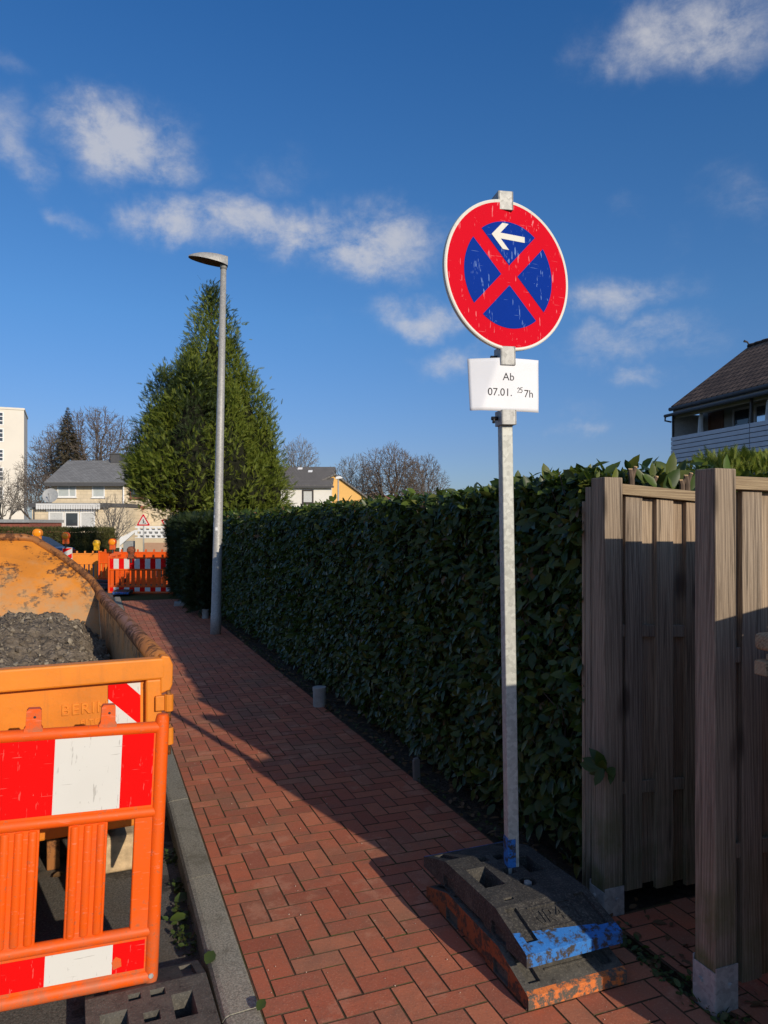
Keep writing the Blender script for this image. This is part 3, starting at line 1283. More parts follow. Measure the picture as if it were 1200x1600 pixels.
def plates():
    grp = 'stacked foot plates under the no stopping sign'
    t1 = thing('foot_plate', 'lower grey rubber foot plate with worn orange paint lying on the brick path', 'foot plate', P(1.522, 2.475, .002), TH, grp)
    foot_plate('orange_paint', 'rust_shade_paint', 'rubber_pale', .388).parent = t1
    plate_lettering(t1, 'rubber_pale')
    t2 = thing('foot_plate', 'upper black rubber foot plate with blue painted ends holding the sign pole', 'foot plate', P(1.535, 2.52, .112), TH + R_(1.0), grp)
    foot_plate('blue_paint', 'rubber', 'rubber').parent = t2
    plate_lettering(t2, 'rubber')
    mb = MB()
    mb.tube([(.015, -.07, .06), (.02, -.075, .108)], .016, 6)
    mb.build('bolt', 'galv_dull', t2)
    t3 = thing('foot_plate', 'dusty grey rubber foot plate in the gutter under the orange barrier', 'foot plate', P(.172, 2.475, ROAD_Z + .002), TH + R_(1.5))
    foot_plate('rubber_pale', 'rubber_pale', 'rubber_pale').parent = t3
    for x in (-.05, .045):
        mb = MB()
        mb.tube([(x - .02, -.11, .118), (x + .02, -.105, .118)], .014, 8)
        mb.build('stud', 'rubber_pale', t3, smooth=True)


plates()


# ------------------------------------------------------------------ barrier boards
def barrier(label, length=1.95, period=.2125, first=.106, detail=True, sheets=True, plastic='orange_plastic', group=None, hu=(.629, .882), hl=(.06, .161), seed=0, slot=.087, slot0=-.14):
    """guard board; right end of the sheets at local x=0, foot at z=0, front faces -Y"""
    t = thing('barrier_board', label, 'barrier', group=group)
    mb = MB()
    th = .03
    xl = -length
    n = 14 if detail else 8
    # end posts
    for x in (.027, xl - .03):
        mb.tube([(x, 0, 0), (x, 0, .02), (x, 0, .925), (x, 0, .944)], [.020, .024, .024, .019], n)
    # rails (rounded, with the front lip)
    for z, r in ((.897, .021), (.602, .020), (.185, .020), (.026, .024)):
        mb.tube([(.020, 0, z), (xl - .02, 0, z)], r, n)
    # backing plates of the sheets
    mb.box2((xl - .01, -.010, .615), (.012, .012, .885))
    mb.box2((xl - .01, -.010, .04), (.012, .012, .175))
    # slats with three soft ribs each
    z0, z1 = .195, .592
    xs = []
    a = slot0
    right = .012
    b = slot0 + slot
    mb.box2((b, -.011, z0), (right, .011, z1))
    x = a
    nrib = 3
    while x > xl:
        xr, xle = x, max(x - (period - slot), xl - .01)
        mb.box2((xle, -.009, z0), (xr, .009, z1))
        if detail:
            for k in range(nrib):
                cx = xr + (xle - xr) * (k + .5) / nrib
                mb.tube([(cx, -.003, z0 + .01), (cx, -.003, z1 - .01)], .0165, 10)
        x -= period
    # rounded slot ends (fillets)
    fr = mb.build('frame', plastic, t, bevel=.005 if detail else 0)
    if detail:
        smooth_by_angle(fr, 40)
    # lamp holders on the top rail
    x = -.155
    k = 0
    while x > xl + .1:
        mb = MB()
        mb.prism([(-.029, .0), (-.029, .012), (-.024, .020), (-.0225, .072), (-.017, .079), (.017, .079), (.0225, .072), (.024, .020), (.029, .012), (.029, 0)], -.016, .016, 'Y')
        if detail:
            mb.tube([(0.003, -.0162, .052), (0.003, -.0175, .052)], .0045, 8, 1)
        mb.build('lamp_holder', [plastic, 'dark_plastic'], t, loc=(x, 0, .908), bevel=.004 if detail else 0)
        x -= .232
        k += 1
    if detail:
        mb = MB()
        mb.tube([(.024, -.0215, .035), (.024, -.0255, .035)], .009, 8)
        mb.build('screw', 'galv_dull', t)
    if sheets:
        for (za, zb) in (hu, hl):
            mb = MB()
            x, k = 0.0, 0
            w = first
            while x > xl + .01:
                x2 = max(x - w, xl)
                yf = -.0125
                mb.add([(x, yf, za), (x2, yf, za), (x2, yf, zb), (x, yf, zb)], [(1, 0, 3, 2)], k % 2)
                x = x2
                w = period
                k += 1
            mb.build('reflective_sheet', ['red_sheet', 'white_sheet'], t)
    return t


def near_barrier():
    t = barrier('large orange guard board with red and white sheets beside the skip in the foreground')
    rot = Matrix.Rotation(R_(23.67), 4, 'Z') @ Matrix.Rotation(R_(2.49), 4, 'Y')
    O = Vector((-.8235, 2.598, .616))
    foot = O + rot @ Vector((0, 0, -.629))
    t.matrix_world = Matrix.Translation(foot) @ rot
    t.location = foot
    t.rotation_euler = rot.to_euler()
    # torn spot on the lower sheet
    mb = MB()
    mb.add([(-.102, -.0135, .074), (-.075, -.0135, .082), (-.078, -.0135, .108), (-.095, -.0135, .118), (-.108, -.0135, .10)], [(0, 1, 2, 3, 4)])
    mb.build('bare_patch', 'orange_plastic', t)
    # second foot plate would carry the other end, out to the left
    far = foot + rot @ Vector((-1.95, 0, 0))
    t3 = thing('foot_plate', 'rubber foot plate under the outer end of the large guard board', 'foot plate', (far.x, far.y, ROAD_Z + .002), TH)
    src = [o for o in COL.objects if o.get('label', '').startswith('dusty grey rubber')][0]
    for ch in src.children:
        c = ch.copy()
        COL.objects.link(c)
        c.parent = t3


near_barrier()


# ------------------------------------------------------------------ skip and its load
SKA = R_(25.2)


def skip():
    A = Vector((-.892, 3.0, 0))
    # local: x = right, y = along the skip away, origin at front right top corner's foot on the road
    t = thing('skip', 'worn orange steel skip with rusty rim holding dug soil at the kerb', 'skip', (A.x, A.y, ROAD_Z), SKA)
    H = 1.057 - ROAD_Z
    Wd = 1.95
    # front wall
    mb = MB()
    mb.box2((-Wd + .05, .045, .52), (-.07, .055, H - .07))
    # lower front slopes back under the body
    fw = mb.build('front_wall', 'skip_orange', t)
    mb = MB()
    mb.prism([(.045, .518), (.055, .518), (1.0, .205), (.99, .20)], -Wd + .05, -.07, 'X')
    mb.build('lower_front', 'skip_under_shade', t)
    mb = MB()
    mb.box2((-Wd, .0, H - .085), (0.0, .06, H))
    mb.box2((-.075, .004, .50), (-.012, .06, H - .085))
    mb.box2((-Wd + .012, .004, .50), (-Wd + .075, .06, H - .085))
    mb.box2((-Wd + .075, .006, .50), (-.075, .058, .55))
    mb.build('front_frame', 'skip_orange', t, bevel=.008)
    # warning panel, diagonal stripes
    px0, px1, pz1, pz0 = -.215, -.092, H - .098, H - .50
    mb = MB()
    yf = .0372
    w = px1 - px0
    mb.add([(px0, yf, pz0), (px1, yf, pz0), (px1, yf, pz1), (px0, yf, pz1)], [(0, 1, 2, 3)], 0)
    st = .175
    # white bands fall from upper left to lower right
    for k in range(3):
        zt = pz1 + .035 - k * 2 * .115
        poly = []
        za, zb = zt, zt - .115
        sl = 1.02
        pts = [(px0, za), (px1, za - w * sl), (px1, zb - w * sl), (px0, zb)]
        # clip to panel vertically
        def clipz(pl, zlim, keep_below):
            out = []
            for i in range(len(pl)):
                p, q = pl[i], pl[(i + 1) % len(pl)]
                pin = p[1] <= zlim if keep_below else p[1] >= zlim
                qin = q[1] <= zlim if keep_below else q[1] >= zlim
                if pin:
                    out.append(p)
                if pin != qin:
                    f = (zlim - p[1]) / (q[1] - p[1])
                    out.append((p[0] + (q[0] - p[0]) * f, zlim))
            return out
        pts = clipz(clipz(pts, pz1, True), pz0, False)
        if k == 0:
            pts = [(px1 - .052, pz1), (px1, pz1), (px1, pz1 - .052)]
        elif k == 1:
            pts = [(px0, pz1 - .055), (px1, pz1 - .175), (px1, pz1 - .31), (px0, pz1 - .19)]
        else:
            continue
        mb.add([(x, yf - .0012, z) for x, z in pts], [tuple(range(len(pts) - 1, -1, -1))], 1)
    mb.build('warning_panel', ['red_sheet', 'white_sheet'], t)
    # raised lettering in the same paint
    text_mesh('lettering', 'BERING', .058, 'skip_orange', t, (-.388, .046, H - .185), (R_(90), 0, 0), .006, 'LEFT', 1.16, .0012)
    text_mesh('lettering', 'EITELL', .029, 'skip_orange', t, (-.318, .046, H - .240), (R_(90), 0, 0), .004, 'LEFT', 1.3, .001)
    # rounded corner bracket and hinges
    mb = MB()
    mb.prism([(-.018, H - .145), (.020, H - .135), (.030, H - .11), (.032, H - .03), (.018, H + .004), (-.012, H + .010), (-.018, H + .0)], .001, .085, 'Y')
    mb.build('corner_bracket', 'skip_orange', t, bevel=.006)
    for z in (H - .18, H - .315):
        mb = MB()
        mb.box2((-.04, -.016, z - .03), (.0, .003, z + .03))
        mb.tube([(.012, -.012, z - .034), (.012, -.012, z + .034)], .019, 12)
        hg = mb.build('hinge', 'skip_orange', t, bevel=.003)
        mb = MB()
        mb.tube([(.012, -.012, z - .075), (.012, -.012, z + .048)], .009, 10)
        mb.build('pin', 'skip_rim', hg, smooth=True)
    # side walls and the sloping back hopper
    yB, zB = 3.25, H
    yC, zC, lC = 3.78, 1.47 - ROAD_Z, .49
    for sx in (0, 1):
        x0 = -.02 - .012 if sx == 0 else -Wd + .02
        mb = MB()
        mb.prism([(.06, .30), (2.25, .30), (yB - .02, H - .02), (yB, H - .02), (.06, H - .02)], x0, x0 + .012, 'X')
        # pressed ribs outside
        for y in (.8, 1.55, 2.3):
            xo = .0 if sx == 0 else -Wd
            mb.box2((min(x0 + .012, xo + .03) if sx == 0 else xo - .03, y - .04, .42 if y < 2 else .62), (xo + .03 if sx == 0 else x0 - .0005, y + .04, H - .06))
        mb.build('side_wall', ['skip_inside'], t)
    mb = MB()
    s0 = (2.27, .32)
    dirn = Vector((yC - s0[0], zC - s0[1])).normalized()
    nrm = Vector((dirn.y, -dirn.x)) * .012
    out = [(-.035, s0[0], s0[1]), (-.035, yB - .005, zB - .01), (-.15, yB + .165, zB + .16), (-lC, yC, zC), (-Wd + lC, yC, zC + .03), (-Wd + .15, yB + .165, zB + .16), (-Wd + .035, yB - .005, zB - .01), (-Wd + .035, s0[0], s0[1])]
    n = len(out)
    vs = list(out) + [(x, y + nrm[0], z + nrm[1]) for x, y, z in out]
    mb.add(vs, [tuple(range(n - 1, -1, -1)), tuple(range(n, 2 * n))] + [(i, (i + 1) % n, n + (i + 1) % n, n + i) for i in range(n)])
    mb.build('back_wall', 'skip_inside', t)
    # tubular rim: side, rising over the hopper, back edge
    rim = MB()
    pts = [(-.012, .07, H - .02), (-.012, .8, H - .022), (-.010, 1.6, H - .016), (-.014, 2.4, H - .020), (-.015, yB - .08, H - .018), (-.018, yB, H), (-.07, yB + .09, H + .085), (-.15, yB + .165, H + .165), (-.30, yB + .34, H + .29), (-lC, yC, zC), (-lC - .08, yC + .01, zC + .022), (-Wd + lC, yC, zC + .04)]
    rim.tube(pts, [.040, .040, .040, .040, .040, .036, .032, .032, .032, .034, .034, .034], 12)
    ls = [(-Wd - p[0], p[1], p[2]) for p in pts[:10]]
    rim.tube(ls, .036, 12)
    r = rim.build('rim', 'skip_rim', t, smooth=True)
    # floor and runners under the body
    mb = MB()
    mb.box2((-Wd + .04, 1.0, .19), (-.04, 2.3, .215))
    mb.build('floor', 'skip_inside', t)
    for x in (-.40, -Wd + .40):
        mb = MB()
        mb.box2((x - .03, .9, .0), (x + .03, 2.2, .19))
        mb.build('runner', 'skip_rim', t, bevel=.006)
    q = at(184, 820, 3.75)
    mb = MB()
    mb.box((0, 0, .09), (.17, .30, .18))
    o = mb.build('timber_block', 'block_wood', None, bevel=.022, seg=3)
    o.location = (q.x, q.y, ROAD_Z + .001)
    o.rotation_euler = (0, 0, R_(22))
    tag(o, 'pale timber block on the asphalt under the skip corner, seen through the guard board', 'block')
    # soil heap inside, its own object
    h = thing('soil_heap', 'grey brown heap of dug soil and stones inside the orange skip', 'soil', (A.x, A.y, ROAD_Z + .13), SKA)
    nx, ny = 110, 170
    vs, fs = [], []
    for j in range(ny + 1):
        for i in range(nx + 1):
            u, v = i / nx, j / ny
            x = -Wd + .06 + (Wd - .12) * u
            y = .085 + (2.95) * v
            z = .80 + .10 * math.exp(-((x + .55) / .42) ** 2 - ((y - 2.35) / .7) ** 2) * 1.6 + .06 * math.exp(-((x + 1.3) / .5) ** 2 - ((y - 1.6) / .6) ** 2)
            z -= .10 * max(0, 1 - (-x - .06) / .22) + .05 * max(0, 1 - y / .3) + .13 * max(0, 1 - abs(x + 1.05) / .35) * min(1, max(0, (y - 1.9)))
            z += .05 * vn(x * 3, y * 3, 1) + .045 * vn(x * 9, y * 9, 4) + .035 * vn(x * 22, y * 22, 8) + .018 * vn(x * 48, y * 48, 2)
            lim = (2.27 + (z - .19) * (yC - s0[0]) / (zC - s0[1]))
            vs.append((x, min(y, lim + .0), z))
    for j in range(ny):
        for i in range(nx):
            k = j * (nx + 1) + i
            fs.append((k, k + 1, k + nx + 2, k + nx + 1))
    mb = MB()
    mb.add(vs, fs)
    mb.build('heap', 'dug_soil', h, smooth=True)
    # loose clods lying on the heap
    mb = MB()
    rnd = random.Random(3)
    for _ in range(3600):
        k = rnd.randrange(len(vs))
        x, y, z = vs[k]
        s = rnd.choice([.005, .006, .008, .009, .010, .012, .015, .022]) * rnd.uniform(.7, 1.2)
        bmv = [(1, 0, 0), (-1, 0, 0), (0, 1, 0), (0, -1, 0), (0, 0, 1), (0, 0, -1)]
        e = Euler((rnd.random() * 3, rnd.random() * 3, rnd.random() * 3)).to_matrix()
        pv = [Vector((x, y, z + s * .3)) + e @ Vector((a * s * rnd.uniform(.7, 1.3), b * s * rnd.uniform(.6, 1.1), c * s * rnd.uniform(.4, .8))) for a, b, c in bmv]
        mb.add(pv, [(0, 2, 4), (2, 1, 4), (1, 3, 4), (3, 0, 4), (2, 0, 5), (1, 2, 5), (3, 1, 5), (0, 3, 5)])
    mb.build('clods', 'clod', h, kind='stuff')


skip()


# ------------------------------------------------------------------ timber fence
def post(name, label, r, d, h, cat='fence post', group='timber posts with steel shoes', shoe=.15):
    t = thing(name, label, cat, P(r + .045, d + .045, -.02), TH, group)
    mb = MB()
    mb.box2((-.045, -.045, .02), (.045, .045, h + .02))
    o = mb.build('timber', 'wood_post', t, bevel=.004)
    mb = MB()
    e = .0475
    for a, b in (((-e - .003, -e, 0), (-e, e, shoe - .015)), ((e, -e, 0), (e + .003, e, shoe - .015))):
        mb.box2(a, b)
    mb.box2((-e, -e - .003, 0), (e, -e, shoe))
    mb.box2((-e, e, 0), (e, e + .003, shoe))
    s = mb.build('shoe', 'galv_dull', t)
    x, z = .012, shoe * .62
    for pts in ([(x, -e - .003, z), (x, -e - .012, z)], [(-e - .003, x, z), (-e - .012, x, z)]):
        mb = MB()
        mb.tube(pts, .010, 6)
        mb.build('bolt', 'galv_dull', s)
    return t


def panel(label, r0, d, length, ztop, sag=0.0, zbot=.06, slope=0.0, seed=1, xf0=.035, sp=.161, wf=.090):
    """staggered board panel along +r; boards front and back of the rails"""
    rnd = random.Random(seed)
    t = thing('board_fence', label, 'fence', P(r0, d, 0), rot=(0, 0, TH), group='staggered board fence panels')
    for z in (.50, 1.16):
        mb = MB()
        mb.prism([(0, z - .026), (length, z - .026 + sag * length), (length, z + .026 + sag * length), (0, z + .026)], -.0150, -.0003, 'Y')
        mb.build('rail', 'wood', t, bevel=.003)

    def top_at(x):
        return ztop + (slope + sag) * x
    bf, bb = MB(), MB()
    x = xf0
    if xf0 > .03:
        bb.box2((.002, .0004, zbot), (xf0 + .036, .0180, top_at(0) - .05))
    while x < length - .03:
        zb = zbot + rnd.uniform(-.012, .012) + sag * x
        lean = rnd.uniform(-.0015, .0015)
        x1 = min(x + wf + rnd.uniform(-.003, .003), length)
        bf.box2((x, -.0210 + lean, zb), (x1, -.0004, top_at(x) - .047 - rnd.uniform(0, .003)))
        xb0, xb1 = x + wf - .022, min(x + sp + .040, length)
        if xb1 - xb0 > .03:
            bb.box2((xb0, .0004, zb + rnd.uniform(-.01, .01)), (xb1, .0180 + lean, top_at(x + wf) - .047 - rnd.uniform(.0, .006)))
        x += sp
    bb.build('back_boards', 'wood', t, bevel=.002)
    bf.build('front_boards', 'wood', t, bevel=.002)
    mb = MB()
    a, b = top_at(0), top_at(length)
    mb.prism([(0.002, a - .044), (length, b - .044), (length, b), (0.002, a)], -.040, .040, 'Y')
    mb.build('cap_rail', 'wood_cap', t, bevel=.003)
    return t


def mat_wood_h():
    # same timber with the grain along local X for the cap rails
    mat_wood('wood_cap', (.41, .32, .20), (.17, .115, .07))
    nt = M['wood_cap'].node_tree
    for n in nt.nodes:
        if n.type == 'MAPPING':
            s = n.inputs['Scale'].default_value
            n.inputs['Scale'].default_value = (s[2], s[1], s[0])


mat_wood_h()
post('fence_post', 'weathered timber post at the end of the laurel hedge, in steel shoe', 1.933, 2.465, 1.795, shoe=.135)
post('fence_post', 'tall timber post with bright sunlit right face, nearest the camera', 1.886, 1.844, 1.786, shoe=.17)
panel('set back shaded board panel between the two timber posts, sagging to the right', 2.025, 2.512, 1.5, 1.770, -.062, seed=2)
panel('board panel at the right edge beyond the sunlit timber post', 1.979, 1.892, 1.6, 1.762, -.012, seed=4, xf0=.052)
# unseen third bay boundary, height and slope set to cast shade into view
post('fence_post', 'unseen short timber post of the shadow-casting panel beyond the right picture edge', 1.842, 1.14, 1.50, shoe=.16)
panel('unseen lower board panel rising to the right to cast shade, beyond the right picture edge', 1.935, 1.185, 1.5, 1.52, 0, slope=.17, seed=6)


def batten():
    o = MB()
    o.box2((-.018, -.018, .05), (.018, .018, 1.76))
    o.box2((-.012, .03, .05), (.012, .05, 1.70))
    t = o.build('fence_batten', 'wood', None, bevel=.002)
    q = P(1.958, 2.585)
    t.location = (q.x, q.y, 0)
    t.rotation_euler = (0, 0, TH)
    tag(t, 'thin upright timber batten between hedge and the first fence post', 'batten')


batten()


def rack():
    q = Vector((1.128, 2.2, 0))
    t = thing('wooden_rack', 'dark low timber rack with two rails at the right picture edge', 'rack', q, TH)
    H1, H2 = 1.275, 1.195
    mb = MB()
    mb.box2((.0, -.03, H1 - .052), (.9, .03, H1))
    mb.build('top_rail', 'wood_cap', t, bevel=.014, seg=3)
    mb = MB()
    mb.box2((-.006, -.022, H2 - .045), (.9, .022, H2))
    mb.box2((.012, -.024, H2 + .001), (.9, -.004, H2 + .020))
    mb.build('lower_rail', 'wood_cap', t, bevel=.004)
    for x in (.16, .50, .85):
        mb = MB()
        mb.box2((x - .03, -.020, 0), (x + .03, .016, H2 - .046))
        mb.build('leg', 'wood', t, bevel=.003)


rack()


# ------------------------------------------------------------------ laurel hedge
def laurel_hedge():
    t = thing('laurel_hedge', 'tall clipped laurel hedge with glossy dark leaves along the brick path', 'hedge', (0, 0, 0))
    pos, axis, nrm, size, mi = [], [], [], [], []
    Rn, Dn = np.array(RV), np.array(DV)
    up = np.array((0, 0, 1.0))

    def face_r(d, z):
        # front face distance from path: bulges, retreats at the foot
        b = 1.985 + .05 * vn(d * 1.7, z * 1.7, 2) + .035 * vn(d * 5, z * 5, 7)
        if z < .45:
            b += .11 * ((.45 - z) / .45) ** 1.5
        if z > 1.62:
            b += .09 * ((z - 1.62) / .2) ** 2
        return b

    def top_z(r, d):
        return 1.755 + .03 * max(0, 4.2 - d) + .035 * vn(d * 2.3, r * 2.3, 5) + .02 * vn(d * 7, r * 7, 9) - .0012 * max(0, d - 3)
    d0, d1 = 2.64, 13.0

    def put(p, ax, nm, s, m):
        pos.append(p); axis.append(ax); nrm.append(nm); size.append(s); mi.append(m)
    rg = rng
    # front face
    for (da, db, dens) in ((d0, 5, 2300), (5, 8, 1600), (8, d1, 950)):
        n = int((db - da) * 1.75 * dens)
        for _ in range(n):
            d = rg.uniform(da, db)
            z = rg.uniform(.05, 1.82)
            if z < .16 and rg.random() < .40 + .5 * vn(d * 2.1, 0, 3):
                continue
            depth = abs(rg.normal(0, .05))
            r = face_r(d, z) + depth - .02
            if z > top_z(r, d) + .03:
                continue
            nm = -Rn * 1.0 + up * rg.normal(.45, .45) + Dn * rg.normal(0, .55) + Rn * rg.normal(0, .25)
            ax = up * rg.normal(-.45, .6) + Dn * rg.normal(0, .8) - Rn * rg.uniform(.1, .9)
            put(Rn * r + Dn * d + up * z, ax, nm, rg.uniform(.034, .090) * (1.15 if d > 7 else 1), rg.choice([0, 1, 2], p=[.972, .020, .008]))
    # top
    for (da, db, dens) in ((d0, 5, 1300), (5, 8, 1000), (8, d1, 700)):
        n = int((db - da) * .8 * dens)
        for _ in range(n):
            d = rg.uniform(da, db)
            r = rg.uniform(2.0, 2.8)
            z = top_z(r, d) + rg.normal(-.02, .03)
            nm = up + Rn * rg.normal(0, .6) + Dn * rg.normal(0, .6) - Dn * .25
            ax = up * rg.normal(.35, .5) + Dn * rg.normal(0, .8) + Rn * rg.normal(-.2, .8)
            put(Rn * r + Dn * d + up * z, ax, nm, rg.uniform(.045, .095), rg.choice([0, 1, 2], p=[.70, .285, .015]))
    # upright young shoots along the top front edge
    for _ in range(260):
        d = d0 + (d1 - d0) * rg.random() ** 1.2
        r = rg.uniform(2.02, 2.5)
        z = top_z(r, d)
        for k in range(rg.integers(2, 5)):
            a = rg.uniform(0, 6.28)
            hor = Rn * math.cos(a) + Dn * math.sin(a)
            put(Rn * r + Dn * d + up * (z + .012 * k), up * .9 + hor * .7, hor * -.8 + up * .5, rg.uniform(.035, .065), 1 if rg.random() < .4 else 0)
    # return of the hedge behind the set back panel and its near end
    for _ in range(5200):
        r = rg.uniform(2.0, 3.7)
        z = rg.uniform(.1, 1.80)
        d = 2.66 + abs(rg.normal(0, .05)) + .05 * vn(r * 2, z * 2, 4) + (.0 if r > 2.1 else .02)
        put(Rn * r + Dn * d + up * z, up * rg.normal(-.2, .6) + Rn * rg.normal(0, .8) - Dn * .5, -Dn + up * rg.normal(.4, .4) + Rn * rg.normal(0, .5), rg.uniform(.06, .12), 0)
    for _ in range(1500):
        r = rg.uniform(2.05, 3.7)
        d = rg.uniform(2.66, 3.3)
        z = 1.775 + rg.normal(0, .03) + .03 * vn(r * 3, d * 3, 2)
        nm = up + Rn * rg.normal(0, .6) + Dn * rg.normal(0, .6)
        put(Rn * r + Dn * d + up * z, up * rg.normal(.3, .5) + Dn * rg.normal(0, .8) + Rn * rg.normal(0, .8), nm, rg.uniform(.06, .12), 1 if rg.random() < .12 else 0)
    # sprig leaning out across the first post, big leaves standing above the panel
    c = Rn * 1.93 + Dn * 2.44 + up * .62
    for k in range(9):
        a = k * 2.4
        v = Rn * (-.5) + Dn * math.cos(a) * .9 + up * math.sin(a) * .9
        put(c + Rn * rg.normal(-.02, .02), v, -Rn * .6 - Dn * .7 + up * .4, rg.uniform(.07, .11), 0)
    for (px, py, Y, s, lean, m) in ((957, 742, 3.1, .075, .3, 1), (1008, 742, 3.2, .09, -.6, 0), (1018, 735, 3.25, .08, .1, 0), (1042, 730, 3.25, .115, .35, 0), (1036, 750, 3.2, .12, .9, 0), (1052, 752, 3.2, .09, -.2, 1), (1078, 752, 3.3, .08, .4, 0), (1026, 748, 3.2, .09, -.9, 1), (930, 738, 3.2, .07, .2, 1), (917, 742, 3.3, .08, -.3, 0)):
        p = np.array(at(px, py + 14, Y))
        put(p, up + np.array((lean, 0, 0)), np.array((.45, -.9, .25)), s, m)
    pos = np.array(pos); axis = np.array(axis); nrm = np.array(nrm); size = np.array(size); mi = np.array(mi)
    rot = frames(axis, nrm)
    verts, fl = place_template(LEAF, pos, rot, size, size * rg.uniform(.42, .56, len(size)))
    fm = np.concatenate([np.repeat(mi, len(f)) for f in LEAF[1:]])
    mesh_np('foliage', verts, fl, ['laurel', 'laurel_sunlit', 'dead_leaf'], fm, t)
    # dark inner mass of the hedge (twigs and old wood)
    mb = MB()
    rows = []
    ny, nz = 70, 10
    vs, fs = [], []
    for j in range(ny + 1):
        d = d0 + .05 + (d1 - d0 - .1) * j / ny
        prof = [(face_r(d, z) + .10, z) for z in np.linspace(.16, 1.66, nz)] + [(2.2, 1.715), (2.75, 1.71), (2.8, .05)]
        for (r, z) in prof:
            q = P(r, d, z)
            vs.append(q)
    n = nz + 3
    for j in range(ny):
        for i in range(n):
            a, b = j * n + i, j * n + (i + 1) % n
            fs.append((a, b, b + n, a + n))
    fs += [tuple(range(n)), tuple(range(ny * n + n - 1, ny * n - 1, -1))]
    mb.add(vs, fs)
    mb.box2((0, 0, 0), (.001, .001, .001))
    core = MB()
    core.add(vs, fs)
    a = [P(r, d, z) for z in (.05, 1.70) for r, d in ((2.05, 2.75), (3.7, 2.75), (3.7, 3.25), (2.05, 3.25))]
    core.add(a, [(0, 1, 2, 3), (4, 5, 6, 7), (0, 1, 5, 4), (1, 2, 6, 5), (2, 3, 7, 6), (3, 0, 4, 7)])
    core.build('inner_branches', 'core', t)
    # stems and twigs near the foot
    st = MB()
    rnd = random.Random(12)
    for k in range(46):
        d = d0 + .1 + (d1 - d0) * k / 46 + rnd.uniform(-.05, .05)
        r = 2.16 + rnd.uniform(-.05, .05)
        q0, q1, q2 = P(r, d, -.03), P(r - .03, d + rnd.uniform(-.08, .08), .22), P(r - .05, d + rnd.uniform(-.15, .15), .5)
        st.tube([q0, q1, q2], [.016, .012, .007], 6)
    for k in range(1100):
        d = d0 + (d1 - d0) * rnd.random() ** 1.5
        z = rnd.uniform(.08, 1.74)
        r = face_r(d, z) + rnd.uniform(-.035, .05)
        a = P(r, d, z)
        st.tube([a, a + Vector((rnd.uniform(-.05, .05), rnd.uniform(-.06, .06), rnd.uniform(-.1, .12)))], [.003, .0018], 4, caps=False)
    st.build('stems', 'twig', t, kind='stuff')
    # cut stumps above the panel
    for (px, py, Y, h) in ((987, 750, 3.2, .055), (1020, 756, 3.22, .03), (1074, 756, 3.25, .045), (1066, 758, 3.25, .03)):
        p = at(px, py, Y)
        mb = MB()
        mb.tube([p - Vector((0, 0, .12)), p, p + Vector((-.006, 0, h - .01))], [.014, .013, .011], 8)
        mb.tube([p, p + Vector((.016, .0, h))], [.010, .009], 8)
        mb.tube([p + Vector((-.006, 0, h - .0098)), p + Vector((-.0062, -.001, h - .006))], [.0112, .0095], 8, 1)
        mb.tube([p + Vector((.016, 0, h + .0002)), p + Vector((.0162, -.001, h + .004))], [.0092, .0075], 8, 1)
        mb.build('stump', ['bark', 'cut_wood'], t)


laurel_hedge()


# ------------------------------------------------------------------ conifers
def spray_mass(name, mats, parent, samples, mi=None):
    pos, ax, nm, sz = (np.array(x) for x in zip(*samples))
    rot = frames(ax, nm)
    v, fl = place_template(FROND, pos, rot, sz, sz)
    fm = None
    if mi is not None:
        fm = np.repeat(np.array(mi), len(FROND[1]))
    return mesh_np(name, v, fl, mats, fm, parent, smooth=False)


